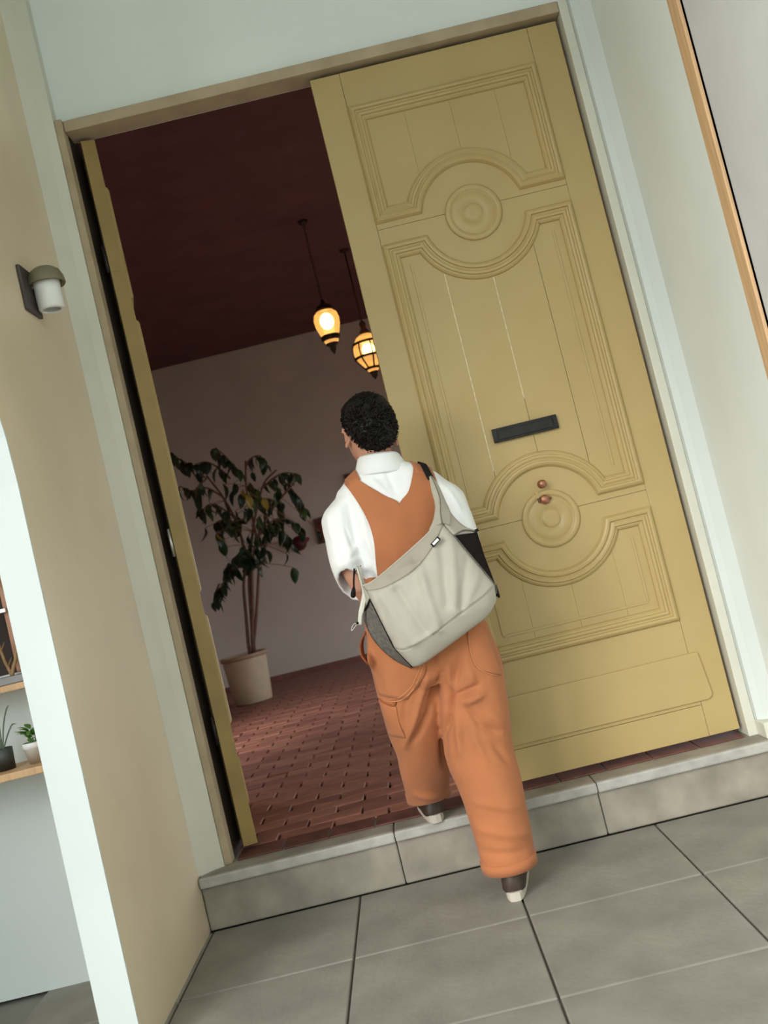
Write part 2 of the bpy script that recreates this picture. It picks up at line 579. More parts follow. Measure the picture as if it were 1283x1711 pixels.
# the room behind the doors
struct(MB().box((-2.2, 9.5, -0.25), (2.6, 9.7, 3.45)).build('wall_back', 'plaster_room'), 'off-white plaster back wall of the dim room')
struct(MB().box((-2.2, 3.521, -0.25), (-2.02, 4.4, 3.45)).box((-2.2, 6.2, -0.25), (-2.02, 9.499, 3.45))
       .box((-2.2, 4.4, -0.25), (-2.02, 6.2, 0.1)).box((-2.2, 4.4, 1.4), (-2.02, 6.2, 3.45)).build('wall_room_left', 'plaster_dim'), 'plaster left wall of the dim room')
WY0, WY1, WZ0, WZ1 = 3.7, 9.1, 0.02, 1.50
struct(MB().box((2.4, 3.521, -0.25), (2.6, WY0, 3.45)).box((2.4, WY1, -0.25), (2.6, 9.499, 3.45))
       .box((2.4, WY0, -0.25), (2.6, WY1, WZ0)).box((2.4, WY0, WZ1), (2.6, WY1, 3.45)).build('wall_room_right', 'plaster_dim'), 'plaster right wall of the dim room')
w4 = thing('added_window_4', (-2.1, 5.3, 0.1), 'unseen low window added in the left wall to light the dim room', 'window', kind='structure')  # invented opening that brings daylight onto the floor
for a, b in (((4.4, .1), (4.46, 1.4)), ((6.14, .1), (6.2, 1.4)), ((4.46, .1), (6.14, .15)), ((4.46, 1.35), (6.14, 1.4)), ((5.27, .15), (5.32, 1.35))):
    wbuild(MB().box((-2.13, a[0], a[1]), (-2.07, b[0], b[1])), 'frame', 'tan_wood', w4, bevel=.003)
w3 = thing('added_window_3', (2.5, 6.1, WZ0), 'unseen low window band added in the right wall to light the dim room', 'window', kind='structure')  # invented opening that fills the room with daylight from the right
for a, b in (((WY0, WZ0), (WY0 + .06, WZ1)), ((WY1 - .06, WZ0), (WY1, WZ1)), ((WY0 + .06, WZ0), (WY1 - .06, WZ0 + .05)), ((WY0 + .06, WZ1 - .05), (WY1 - .06, WZ1)),
             ((5.48, WZ0 + .05), (5.53, WZ1 - .05)), ((7.28, WZ0 + .05), (7.33, WZ1 - .05))):
    wbuild(MB().box((2.46, a[0], a[1]), (2.53, b[0], b[1])), 'frame', 'tan_wood', w3, bevel=.003)
struct(MB().box((-2.2, 3.521, 3.28), (2.6, 9.7, 3.6)).build('ceiling', 'ceiling_red'), 'dark oxblood ceiling of the dim room', 'ceiling')
fl = struct(MB().box((-2.2, 3.461, -0.20), (2.6, 9.6, SILL - 0.02)).build('floor', 'mortar'), 'red brick paver floor of the dim room', 'floor')

# brick pavers: the nearest in view one by one, the rest as stuff
rowp, colp = 0.102, 0.205


def wavy_brick(h):
    """interlocking paver with gently waved long sides"""
    top, bot = [], []
    n = 6
    xsb = [-0.098 + 0.196 * i / n for i in range(n + 1)]
    wv = lambda x: 0.004 * math.sin(x / 0.196 * 2 * PI)
    loop = [(x, -0.0485 + wv(x)) for x in xsb] + [(x, 0.0485 + wv(x)) for x in reversed(xsb)]
    m = len(loop)
    inner = [(x * 0.97, y * 0.93) for x, y in loop]
    vs = [(x, y, -0.019) for x, y in loop] + [(x, y, h - 0.004) for x, y in loop] + [(x, y, h) for x, y in inner]
    fs = [tuple(range(2 * m, 3 * m))]
    for i in range(m):
        j = (i + 1) % m
        fs += [(i, j, j + m, i + m), (i + m, j + m, j + 2 * m, i + 2 * m)]
    return vs, fs


bv, bf = wavy_brick(0.0)
spots = []
r = 0
y = 3.52
while y < 9.45:
    off = (r % 2) * colp / 2
    x = -1.98 + off
    while x < 2.35:
        spots.append((x, y))
        x += colp
    y += rowp
    r += 1


def in_view(x, y):
    return -0.30 * y - 0.15 < x < 0.06 * y + 0.05 if y > 4.0 else -0.85 < x < 0.7


vis = sorted([s for s in spots if in_view(*s)], key=lambda s: s[1])[:300]
visset = set(vis)
bm_ = [None] * 4
for k, (x, y) in enumerate(vis):
    q = random.randrange(4)
    if bm_[q] is None:
        me = MB().add(bv, bf).mesh('brick')
        bm_[q] = obj('brick', me, 'brick_%d' % q, fl)
        o = bm_[q]
    else:
        o = bm_[q].copy()
        C.objects.link(o)
    o.location = (x, y, SILL + random.uniform(-0.004, 0.003))
    o.rotation_euler = (random.uniform(-.012, .012), random.uniform(-.012, .008), random.uniform(-.01, .01))
mb = MB()
for (x, y) in spots:
    if (x, y) not in visset:
        dz = SILL + random.uniform(-0.003, 0.002)
        mb.add([(a + x, b + y, c + dz) for a, b, c in bv], bf)
o = mb.build('far_bricks', 'brick_0', fl, fix=False)
o['kind'] = 'stuff'

# skirting board in the room
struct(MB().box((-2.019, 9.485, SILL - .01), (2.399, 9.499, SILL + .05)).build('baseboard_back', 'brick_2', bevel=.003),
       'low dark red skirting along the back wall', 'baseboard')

# ================================================================== THE DOORS
def arc(cx, cz, r, a0, a1, n):
    return [(cx + r * math.cos(a0 + (a1 - a0) * i / n), cz + r * math.sin(a0 + (a1 - a0) * i / n)) for i in range(n + 1)]


HW, PW, RC = 0.455, 0.348, 0.183
ZC1, ZC2 = 0.866, 1.99


def sweep(path, prof):
    """closed path (x,z) counter clockwise; prof = [(inward distance, height)]; mitred"""
    n = len(path)
    P = [Vector((a, b)) for a, b in path]
    offs = []
    for i in range(n):
        d0 = (P[i] - P[i - 1]).normalized()
        d1 = (P[(i + 1) % n] - P[i]).normalized()
        n0, n1 = Vector((-d0.y, d0.x)), Vector((-d1.y, d1.x))
        b = (n0 + n1)
        b = b / max(0.35, b.dot(n0)) if b.length > 1e-6 else n0
        offs.append(b)
    vs, fs = [], []
    m = len(prof)
    for i in range(n):
        for d, h in prof:
            q = P[i] + offs[i] * d
            vs.append((q.x, -h, q.y))
    for i in range(n):
        j = (i + 1) % n
        for k in range(m - 1):
            fs.append((i * m + k, j * m + k, j * m + k + 1, i * m + k + 1))
    return vs, fs


PROF = [(-0.001, -0.004), (-0.0005, 0.003), (0.006, 0.013), (0.013, 0.017), (0.020, 0.0155), (0.023, 0.0085), (0.027, 0.0075),
        (0.034, 0.0115), (0.041, 0.0105), (0.044, 0.004), (0.049, 0.0035), (0.055, -0.001), (0.058, -0.0085)]


def paths():
    a = math.asin(0.04 / RC)
    low = [(-PW, .415), (PW, .415), (PW, ZC1 - .04)] + arc(0, ZC1, RC, -a, -PI + a, 28) + [(-PW, ZC1 - .04)]
    mid = ([(-PW, ZC1 + .04)] + arc(0, ZC1, RC, PI - a, a, 28) + [(PW, ZC1 + .04), (PW, ZC2 - .04)] +
           arc(0, ZC2, RC, -a, -PI + a, 28) + [(-PW, ZC2 - .04)])
    top = [(-PW, ZC2 + .04)] + arc(0, ZC2, RC, PI - a, a, 28) + [(PW, ZC2 + .04), (PW, 2.47), (-PW, 2.47)]
    return low, mid, top


def door_leaf(name, loc, label, flip=False, furniture=True):
    d = thing(name, loc, label, 'door', kind='structure')
    P = 'door_paint'
    MB().box((-HW + .004, .0145, .008), (HW - .004, .046, 2.60)).build('core', 'door_gap', d)
    MB().box((-HW, 0.0, 0.006), (-PW, 0.05, 2.60)).build('stile', P, d, bevel=.0015)
    MB().box((PW, 0.0, 0.006), (HW, 0.05, 2.60)).build('stile', P, d, bevel=.0015)
    MB().box((-PW + .001, 0.0, 0.006), (PW - .001, 0.05, 0.115)).build('rail', P, d, bevel=.001)
    MB().box((-PW + .001, 0.0, 0.1165), (PW - .001, 0.05, 0.415)).build('rail', P, d, bevel=.001)
    MB().box((-PW + .001, 0.0, 2.47), (PW - .001, 0.05, 2.60)).build('rail', P, d, bevel=.001)
    a = math.asin(0.04 / RC)
    for zc in (ZC1, ZC2):
        b = math.asin(.018 / RC)
        lower = [(-PW + .001, zc - .04)] + arc(0, zc, RC, -PI + a, -a, 28) + [(PW - .001, zc - .04), (PW - .001, zc + .0175), (-PW + .001, zc + .0175)]
        upper = [(-PW + .001, zc + .019), (PW - .001, zc + .019), (PW - .001, zc + .04)] + arc(0, zc, RC, a, PI - a, 28) + [(-PW + .001, zc + .04)]
        MB().prism(lower, 0.0, 0.0495).build('rail', P, d)
        MB().prism(upper, 0.0, 0.0495).build('rail', P, d)
        # turned medallion
        MB().lathe([(0.102, -0.002), (0.102, 0.005), (0.097, 0.009), (0.088, 0.010), (0.081, 0.007), (0.078, 0.002), (0.075, 0.004),
                    (0.06, 0.0065), (0.038, 0.0065), (0.035, 0.003), (0.032, 0.006), (0.028, 0.009), (0.018, 0.008), (0.006, 0.010), (0.0015, 0.009)],
                   (0, 0, zc), 48, 'Y').build('medallion', P, d, smooth=True)
    # boards of the panels
    cuts = [-PW - .004, -0.153, 0.014, 0.181, PW + .004]
    for z0, z1 in ((.41, ZC1 - .035), (ZC1 + .035, ZC2 - .035), (ZC2 + .035, 2.475)):
        for x0, x1 in zip(cuts, cuts[1:]):
            g = 0.0009 if z0 > 0.8 and z0 < 1.5 else 0.0003
            MB().box((x0 + g, 0.0085, z0), (x1 - g, 0.045, z1)).build('board', P, d)
    for xj, za, zb in ((-.153, 1.075, 1.80), (.014, 1.30, 1.765)):
        MB().box((xj - .0011, .0079, za), (xj + .0011, .0099, zb)).build('filler_line', 'door_gap', d)
    # mouldings and raised field edges
    for pth in paths():
        vs, fs = sweep(pth, PROF)
        MB().add(vs, fs).build('moulding', P, d, smooth=False)
    # shallow raised strips that edge the lower and middle fields
    def strip(px0, pz0, px1, pz1, nm='field_edge'):
        wv = .0045
        if abs(px0 - px1) < 1e-6:
            MB().box((px0 - wv, 0.0055, pz0), (px0 + wv, 0.0095, pz1)).build(nm, P, d, bevel=.0015)
        else:
            MB().box((px0, 0.0055, pz0 - wv), (px1, 0.0095, pz0 + wv)).build(nm, P, d, bevel=.0015)
    for s in (-1, 1):
        strip(s * (PW - .088), .505, s * (PW - .088), ZC1 - .13)
        strip(s * (PW - .088), ZC1 + .13, s * (PW - .088), ZC2 - .13)
    strip(-PW + .09, .502, PW - .09, .502)
    # plinth panel
    rr = .022
    x1, z0, z1 = .392, .13, .297
    poly = ([(-x1 + rr, z0)] + arc(x1 - rr, z0 + rr, rr, -PI / 2, 0, 5) + arc(x1 - rr, z1 - rr * .4, rr * .4, 0, PI / 2, 4)[0:] +
            arc(-x1 + rr * .4, z1 - rr * .4, rr * .4, PI / 2, PI, 4) + arc(-x1 + rr, z0 + rr, rr, PI, 1.5 * PI, 5)[:-1])
    poly = [(min(max(x, -x1), x1), z) for x, z in poly]
    MB().prism(poly, -0.009, -0.0005).build('plinth_panel', P, d, bevel=.003)
    if furniture:
        # letter slot
        ls = MB().box((-.128, -.006, 1.168), (.106, -.0005, 1.218)).build('letter_slot', 'black_metal', d, bevel=.0015)
        MB().box((-.108, -.0095, 1.176), (.088, -.0065, 1.208)).build('flap', 'black_metal', ls, bevel=.002)
        MB().box((-.124, -.0085, 1.172), (-.112, -.0065, 1.214)).build('end_plate', 'black_metal', ls, bevel=.001)
        MB().box((.092, -.0085, 1.172), (.102, -.0065, 1.214)).build('end_plate', 'black_metal', ls, bevel=.001)
        MB().lathe([(.015, 0.0), (.015, .004), (.009, .007), (.008, .014), (.0125, .019), (.0145, .026), (.012, .033), (.004, .036)],
                   (-.003, 0.001, .990), 20, 'Y').build('knob', 'copper', d, smooth=True)
        lk = MB().lathe([(.017, .007), (.0165, .017), (.013, .021), (.005, .023)], (-.006, 0, .935), 20, 'Y').build('lock', 'copper', d, smooth=True)
        MB().box((-.030, -.018, .929), (-.0235, -.006, .942)).box((.0115, -.015, .931), (.018, -.006, .940)).build('lock_plate', 'frame_wood', lk, bevel=.001)
        MB().box((-.034, -.0115, .944), (-.022, -.0085, .966)).build('paint_chip', P, d, bevel=.001)
    return d


dr = door_leaf('door_1', (0.563, YD, 0.0), 'closed olive-yellow panelled door leaf with black letter slot and round medallion')
# the open left leaf, hinged at the left jamb and swung into the room
dl = door_leaf('door_2', (0, 0, 0), 'open olive-yellow door leaf seen edge-on at the left jamb', furniture=False)
PHI = math.radians(105.2)
hx, hy = -0.704, 3.405
dl.rotation_euler = (0, 0, PHI)
dl.location = (hx + HW * math.cos(PHI), hy + HW * math.sin(PHI), 0.0)
MB().box((-HW - .0016, .0005, .008), (-HW - .0002, .0495, 2.598)).build('edge_shade_strip', 'door_edge_shaded', dl)  # thin strip that carries the painted shade of this edge
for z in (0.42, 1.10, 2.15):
    h = MB().tube([(-HW - .004, .058, z - .05), (-HW - .004, .058, z + .05)], .006, 10).build('hinge', 'steel' if z == 1.10 else 'black_metal', dl, smooth=True)  # middle knuckle is pale to stand for light through the gap
    MB().box((-HW - .0034, .010, z - .048), (-HW - .0017, .050, z + .048)).build('hinge_leaf', 'door_edge_shaded', h, bevel=.0006)

# ================================================================== THE PERSON
PY = 3.0
person = thing('person', (0.04, PY, GZ), 'person walking away in white shirt and orange overalls, grey bag slung on the back', 'person')


def ring3(c, ax, ay, rx, ry, n=16):
    return [Vector(c) + Vector(ax) * (rx * math.cos(2 * PI * k / n)) + Vector(ay) * (ry * math.sin(2 * PI * k / n)) for k in range(n)]


# ---- head
HC = Vector((0.013, 3.025, 1.252))
HM = Matrix.Rotation(math.radians(16), 3, 'Z') @ Matrix.Rotation(math.radians(9), 3, 'Y') @ Matrix.Rotation(math.radians(-14), 3, 'X')


def head_local(d):
    """unit direction -> skull / face surface, face towards +y"""
    x, y, z = d
    p = Vector((x * 0.0715, y * 0.092, z * 0.112))
    if z < 0:
        t = -z
        p.x *= 1 - 0.30 * t ** 1.5
        if y > 0:
            p.y *= 1 - 0.10 * t
            p.y += 0.012 * t * y
        else:
            p.y *= 1 - 0.34 * t ** 1.2
    if y > 0.2:                                    # face plane, brow, sockets, lips, chin
        p.y -= 0.010 * max(0, y - 0.75) * 4 * (0.5 if z > 0 else 0.3)
        ex = math.exp(-((abs(x) - 0.42) / 0.16) ** 2 - ((z + 0.03) / 0.10) ** 2)
        p.y -= 0.009 * ex
        p.y += 0.004 * math.exp(-((z - 0.16) / 0.08) ** 2) * math.exp(-(x / 0.6) ** 2)
        p.y += 0.022 * math.exp(-(x / 0.13) ** 2) * math.exp(-((z + 0.27) / 0.10) ** 2)
        p.y += 0.012 * math.exp(-(x / 0.10) ** 2) * math.exp(-((z + 0.12) / 0.14) ** 2)
        p.y += 0.006 * math.exp(-(x / 0.28) ** 2) * math.exp(-((z + 0.52) / 0.05) ** 2)
        p.y += 0.005 * math.exp(-(x / 0.26) ** 2) * math.exp(-((z + 0.61) / 0.045) ** 2)
        p.y += 0.010 * math.exp(-(x / 0.30) ** 2) * math.exp(-((z + 0.86) / 0.10) ** 2)
    return p


def hd(p):
    return HC + HM @ Vector(p)


def sphere_dirs(nu, nv):
    rings = []
    for i in range(1, nv):
        t = PI * i / nv
        rings.append([Vector((math.sin(t) * math.cos(2 * PI * k / nu), math.sin(t) * math.sin(2 * PI * k / nu), math.cos(t))) for k in range(nu)])
    return rings


body = MB()
body.loft([[hd(head_local(d)) for d in r] for r in sphere_dirs(48, 36)])
for s in (-1, 1):                                  # ears: rim, bowl and lobe
    E = Matrix.Rotation(s * math.radians(-28), 3, 'Z')
    c = Vector((s * 0.073, -0.010, -0.004))
    rim = []
    for k in range(9):
        a = math.radians(-100 + 250 * k / 8)
        q = Vector((0, 0.0 - 0.017 * math.cos(a), 0.003 + 0.029 * math.sin(a)))
        rim.append(hd(c + E @ (q + Vector((s * 0.011, -0.002, 0)))))
    body.tube(rim, 0.0050, 8)
    body.sphere(hd(c + E @ Vector((s * 0.003, 0.0, 0.0))), (0.006, 0.016, 0.026), 10, 8, HM @ E)
    body.sphere(hd(c + E @ Vector((s * 0.008, 0.004, -0.028))), (0.006, 0.008, 0.010), 10, 8, HM @ E)
# neck
body.tube([(0.028, 3.00, 1.08), (0.024, 3.00, 1.13), (0.018, 3.012, 1.175), (0.014, 3.025, 1.22)], [.060, .054, .051, .054], 18)
# trunk under the clothes
body.loft([ellipse(0.035, 3.0, z, rx, ry) for z, rx, ry in
           ((.52, .12, .085), (.60, .145, .10), (.68, .14, .095), (.80, .125, .085), (.95, .14, .095), (1.05, .145, .09), (1.10, .10, .075), (1.13, .05, .05))])
# arms
LA = [(-0.080, 3.0, 1.035), (-0.130, 2.985, .96), (-0.138, 2.965, .865), (-0.118, 2.965, .80), (-0.106, 3.0, .745), (-0.106, 3.03, .705)]
body.tube(LA, [.036, .044, .038, .037, .030, .024], 14)
RA = [(0.150, 3.0, 1.03), (0.205, 2.99, .97), (0.232, 2.985, .87), (0.215, 3.06, .845), (0.175, 3.15, .86), (0.145, 3.195, .885)]
body.tube(RA, [.036, .044, .038, .037, .030, .024], 14)


def hand(w, fwd, side, out, curl, s=1.0):
    """w wrist; fwd along the palm; side towards the thumb; out = palm normal; four fingers and thumb"""
    w, fwd, side, out = Vector(w), Vector(fwd).normalized(), Vector(side).normalized(), Vector(out).normalized()
    rings = []
    for t, a, b in ((0, .024, .019), (.03, .034, .017), (.06, .040, .014), (.085, .039, .012)):
        rings.append(ring3(w + fwd * t, side, out, a, b, 16))
    body.loft(rings)
    for i, (o, L) in enumerate(((.030, .066), (.010, .076), (-.010, .070), (-.029, .055))):
        b = w + fwd * .080 + side * o
        pts = [b]
        ang = 0.25
        p = b.copy()
        for k, l in enumerate((.42, .33, .25)):
            d = fwd * math.cos(ang) + out * math.sin(ang)
            p = p + d * L * l
            pts.append(p.copy())
            ang += curl
        body.tube(pts, [.0095, .0088, .0080, .0062], 10)
    b = w + fwd * .028 + side * .026
    body.tube([b, b + side * .020 + fwd * .018, b + side * .026 + fwd * .042 + out * .010, b + side * .022 + fwd * .060 + out * .020],
              [.013, .0115, .0095, .0070], 10)


hand((-0.106, 3.03, .708), (0.02, 0.30, -0.95), (0.15, 0.95, 0.28), (0.98, -0.1, 0.0), 0.45)
hand((0.145, 3.195, .885), (-0.55, 0.35, 0.75), (-0.1, 0.7, 0.6), (0.2, -0.9, 0.5), 0.95)
# legs
LL = [(-0.035, 3.0, .60), (-0.065, 3.06, .42), (-0.075, 3.15, .27), (-0.078, 3.215, .16), (-0.08, 3.27, .07), (-0.08, 3.28, .035)]
RL = [(0.110, 2.995, .60), (0.128, 2.985, .42), (0.128, 2.985, .24), (0.122, 2.955, .08), (0.118, 2.935, -.08), (0.118, 2.935, -.145)]
body.tube(LL, [.078, .062, .050, .047, .034, .032], 16)
body.tube(RL, [.078, .062, .050, .047, .034, .032], 16)
bme = remesh(body, 0.0042, 3)
bo = obj('body', bme, 'skin', person, smooth=True)
local(person, bo)
for s in (-1, 1):
    e = MB().sphere(hd((s * 0.030, 0.0775, -0.003)), 0.0115, 12, 10)
    local(person, e.build('eye', 'eye_white', person, smooth=True))

# ---- hair: a close curly crop that thins out above the ears and nape
def hairline(d):
    a = math.degrees(math.atan2(abs(d.x), -d.y))          # 0 at the back, 180 at the forehead
    keys = [(0, -0.090), (30, -0.088), (52, -0.074), (70, -0.034), (88, 0.012), (105, 0.018), (125, 0.05), (150, 0.066), (180, 0.066)]
    for (a0, z0), (a1, z1) in zip(keys, keys[1:]):
        if a <= a1:
            return z0 + (z1 - z0) * (a - a0) / (a1 - a0)
    return keys[-1][1]


def hair_thick(d):
    p = head_local(d)
    m = p.z - hairline(d)
    t = max(0.0, min(1.0, (m + 0.004) / 0.055))
    t = t * t * (3 - 2 * t)
    th = -0.006 + 0.029 * t * (0.66 + 0.55 * max(0, d.z) ** 1.5) if m > -0.012 else -0.006
    return th, m


mb = MB()
rings = []
for r in sphere_dirs(110, 84):
    ring = []
    for d in r:
        th, m = hair_thick(d)
        p = head_local(d)
        nn = Vector((p.x / .0715 ** 2, p.y / .092 ** 2, p.z / .112 ** 2)).normalized()
        if m > 0.004:
            for bx, by, bz, amp, sp in ((-.62, -.1, .78, .010, .10), (.25, -.05, .95, .009, .12), (.7, -.3, .6, .004, .1)):
                th += amp * math.exp(-((d.x - bx) ** 2 + (d.y - by) ** 2 * .3 + (d.z - bz) ** 2) / sp)
            q = p * 62
            th += 0.0050 * noise.noise(q) * min(1, m / 0.03) + 0.0030 * noise.noise(q * 2.3) * min(1, m / .02) + .0085 * noise.noise(p * 26 + Vector((3.1, 0, 1.7))) * min(1, m / .05)
        ring.append(hd(p + nn * th))
    rings.append(ring)
mb.loft(rings)
hair = mb.build('hair', 'hair', person, smooth=True)
local(person, hair)
mb = MB()
cnt = 0
while cnt < 2600:
    d = Vector((random.gauss(0, 1), random.gauss(0, 1), random.gauss(0, 1))).normalized()
    th, m = hair_thick(d)
    if m < 0.002:
        continue
    if m < 0.02 and random.random() < 0.5:
        continue
    cnt += 1
    p = head_local(d)
    nn = Vector((p.x / .0715 ** 2, p.y / .092 ** 2, p.z / .112 ** 2)).normalized()
    t1 = nn.orthogonal().normalized()
    t1 = Matrix.Rotation(random.uniform(0, 2 * PI), 3, nn) @ t1
    t2 = nn.cross(t1)
    b = p + nn * (th - 0.004)
    L = random.uniform(.008, .015) * min(1, .30 + m / .06)
    pts = []
    for k in range(5):
        a = k * 1.05
        pts.append(hd(b + nn * (L * k / 4 * .9) + t1 * (L * .36 * math.sin(a)) + t2 * (L * .36 * (1 - math.cos(a)))))
    mb.tube(pts, [.0015, .0018, .0018, .0015, .0006], 4, cap=False)
cu = mb.build('curls', 'hair', hair, smooth=True, fix=False)

# ---- shirt
sh = MB()
cx = 0.036
sh.loft([ellipse(cx + dx, cy, z, rx, ry, 36, tx, 0, e) for z, rx, ry, dx, cy, tx, e in (
    (.60, .150, .110, 0, 3.0, 0, 2.2), (.66, .156, .118, 0, 3.0, 0, 2.2), (.76, .152, .116, 0, 3.0, 0, 2.3), (.86, .156, .112, 0, 2.998, 0, 2.3),
    (.95, .170, .112, 0, 2.996, -.02, 2.4), (1.02, .176, .108, 0, 2.998, -.03, 2.4), (1.065, .178, .098, -.002, 3.0, -.04, 2.3),
    (1.095, .162, .086, -.004, 3.002, -.05, 2.2), (1.120, .132, .076, -.004, 3.002, -.05, 2.1), (1.140, .094, .069, -.008, 3.002, -.06, 2.0),
    (1.160, .062, .063, -.012, 3.004, -.08, 2.0))])


def sleeve(axis, radii, hem_shift, hem_slope):
    """outer skin down to the hem, then the inside back up, so the cuff is open"""
    pts = curve_pts(axis, 11)
    rr_ = curve_pts([Vector((a, b, 0)) for a, b in radii], 11)
    rings = []
    for i, (p, q) in enumerate(zip(pts, rr_)):
        k = i / 10
        ring = []
        for j in range(30):
            a = 2 * PI * j / 30
            x, y = q.x * math.cos(a), q.y * math.sin(a)
            ring.append(p + Vector((x, y, hem_slope[0] * x * k ** 2 + hem_slope[1] * y * k ** 2)))
        rings.append(ring)
    inner = []
    for i in range(10, 5, -1):
        p, q = pts[i], rr_[i]
        k = i / 10
        ring = []
        for j in range(30):
            a = 2 * PI * j / 30
            x, y = (q.x - .013) * math.cos(a), (q.y - .013) * math.sin(a)
            ring.append(p + Vector((x, y, hem_slope[0] * x * k ** 2 + hem_slope[1] * y * k ** 2)))
        inner.append(ring)
    sh.loft(rings + inner)


sleeve([(-0.074, 3.0, 1.095), (-0.124, 2.995, 1.038), (-0.139, 2.98, .95), (-0.146, 2.965, .87), (-0.147, 2.962, .808)],
       [(.045, .060), (.068, .078), (.060, .074), (.053, .070), (.048, .066)], 0, (-.35, -.85))
sleeve([(0.140, 3.0, 1.082), (0.186, 2.998, 1.02), (0.205, 2.99, .95), (0.218, 2.985, .88), (0.222, 2.985, .835)],
       [(.045, .060), (.066, .078), (.058, .074), (.052, .068), (.049, .064)], 0, (.2, -.3))
sme = remesh(sh, 0.0060, 5)


def A2(px, py, Y=2.9):
    p = at(px, py, Y)
    return p.x, p.z


def rg(x0, y0, x1, y1, wd, am, Y=2.9):
    return (*A2(x0, y0, Y), *A2(x1, y1, Y), wd, am)


fold(sme, [rg(566, 850, 585, 930, .010, .006), rg(582, 840, 600, 925, .008, -.006), rg(596, 830, 614, 920, .010, .006), rg(610, 880, 618, 950, .007, -.005),
           rg(552, 900, 575, 950, .009, -.005), rg(560, 945, 600, 935, .010, .006), rg(575, 935, 610, 900, .010, .005),
           rg(612, 790, 650, 830, .008, .006), rg(640, 775, 662, 825, .007, -.006), rg(570, 870, 590, 915, .006, -.006), rg(606, 860, 622, 930, .006, .006), rg(545, 860, 560, 930, .008, .005), rg(650, 800, 685, 775, .008, .003), rg(626, 800, 650, 795, .008, -.003),
           rg(735, 785, 762, 830, .009, -.005), rg(745, 800, 775, 870, .010, .006), rg(755, 840, 785, 880, .008, -.005), rg(728, 800, 750, 860, .008, -.004)],
     nz=.004, nscale=16, stretch=(1.3, 1, .6))
shirt = obj('shirt', sme, 'shirt_white', person, smooth=True)
local(person, shirt)
sbvh = BVHTree.FromPolygons([v.co[:] for v in sme.vertices], [p.vertices[:] for p in sme.polygons])
# folded collar
co_ = MB()
prof = [(0.004, 0.0, -.030), (.004, 0.004, -.012), (.000, 0.010, .010), (-.006, .014, .030), (-.001, .017, .036), (.006, .014, .029), (.017, .004, .004), (.029, -.008, -.026), (.026, -.006, -.030)]
rings = []
for k in range(41):
    a = math.radians(115 + 310 * k / 40) + PI       # open at the throat (+Y)
    a = math.radians(90 + 25 + 310 * k / 40)
    ring = []
    for dr_, lift, h in prof:
        r_ = 0.056 + dr_
        x = 0.024 + (r_ + .004) * math.cos(a)
        yy = 3.003 + (r_ + .004) * math.sin(a)
        fz = 1.152 + h * (1.0 if math.sin(a) < 0.3 else 0.9) - 0.030 * max(0, math.sin(a)) - 0.10 * (x - .024)
        ring.append(Vector((x, yy, fz)))
    rings.append(ring)
co_.loft(rings)
o = co_.build('collar', 'shirt_white', shirt, smooth=True)

# ---- overalls: trousers
tr = MB()
tr.loft([ellipse(cx_, 3.0, z, rx, ry, 36, 0, 0, e) for z, cx_, rx, ry, e in (
    (.455, .043, .120, .085, 2.4), (.48, .043, .165, .108, 2.5), (.53, .040, .190, .126, 2.5), (.60, .037, .188, .130, 2.4), (.68, .036, .178, .126, 2.3),
    (.75, .036, .168, .122, 2.3), (.82, .036, .160, .118, 2.2))])


def leg(axis, radii):
    pts = curve_pts(axis, 15)
    rr_ = curve_pts([Vector((a, b, 0)) for a, b in radii], 15)
    tr.loft([[p + Vector((q.x * math.cos(2 * PI * j / 30), q.y * math.sin(2 * PI * j / 30), 0)) for j in range(30)] for p, q in zip(pts, rr_)])


leg([(-0.055, 3.005, .60), (-0.058, 3.018, .47), (-0.060, 3.075, .30), (-0.068, 3.165, .16), (-0.080, 3.262, .05)],
    [(.092, .114), (.100, .114), (.091, .102), (.080, .088), (.072, .080)])
leg([(0.134, 2.995, .60), (0.138, 2.985, .45), (0.112, 2.985, .24), (0.118, 2.955, .05), (0.116, 2.938, -.125)],
    [(.096, .116), (.106, .112), (.106, .102), (.092, .092), (.082, .086)])
tme = remesh(tr, 0.0066, 6)
fold(tme, [rg(714, 1130, 702, 1175, .010, .012), rg(702, 1175, 677, 1259, .010, .013), rg(737, 1125, 716, 1199, .010, -.016), rg(716, 1199, 690, 1248, .010, -.015),
           rg(748, 1110, 755, 1158, .008, .010), rg(672, 1185, 664, 1245, .012, .006), rg(680, 1160, 672, 1215, .009, -.007),
           rg(754, 1150, 750, 1199, .008, -.026), rg(750, 1199, 742, 1233, .008, -.026), rg(742, 1233, 748, 1300, .008, -.026),
           rg(759, 1162, 798, 1143, .007, -.018), rg(775, 1172, 803, 1160, .012, .018), rg(781, 1180, 802, 1212, .008, -.014), rg(802, 1212, 832, 1224, .010, -.012),
           rg(764, 1200, 770, 1260, .010, .012), rg(815, 1190, 845, 1215, .013, .010), rg(790, 1225, 812, 1275, .012, .010), rg(822, 1240, 850, 1275, .011, -.009),
           rg(770, 1095, 757, 1145, .010, -.012), rg(783, 1120, 790, 1140, .011, .010), rg(730, 1085, 738, 1115, .010, .008), rg(640, 1120, 655, 1165, .012, .006), rg(660, 1205, 668, 1260, .010, -.006),
           (-.12, .10, -.03, .06, .012, .008), (-.12, .02, -.02, .05, .010, -.006), (.05, .02, .19, -.03, .014, .010), (.04, -.05, .18, -.07, .012, -.008), (.06, .10, .19, .05, .012, .008)],
     nz=.005, nscale=13, stretch=(1.4, 1, .6))
ov = obj('overalls', tme, 'overall_orange', person, smooth=True)
local(person, ov)
tbvh = BVHTree.FromPolygons([v.co[:] for v in tme.vertices], [p.vertices[:] for p in tme.polygons])


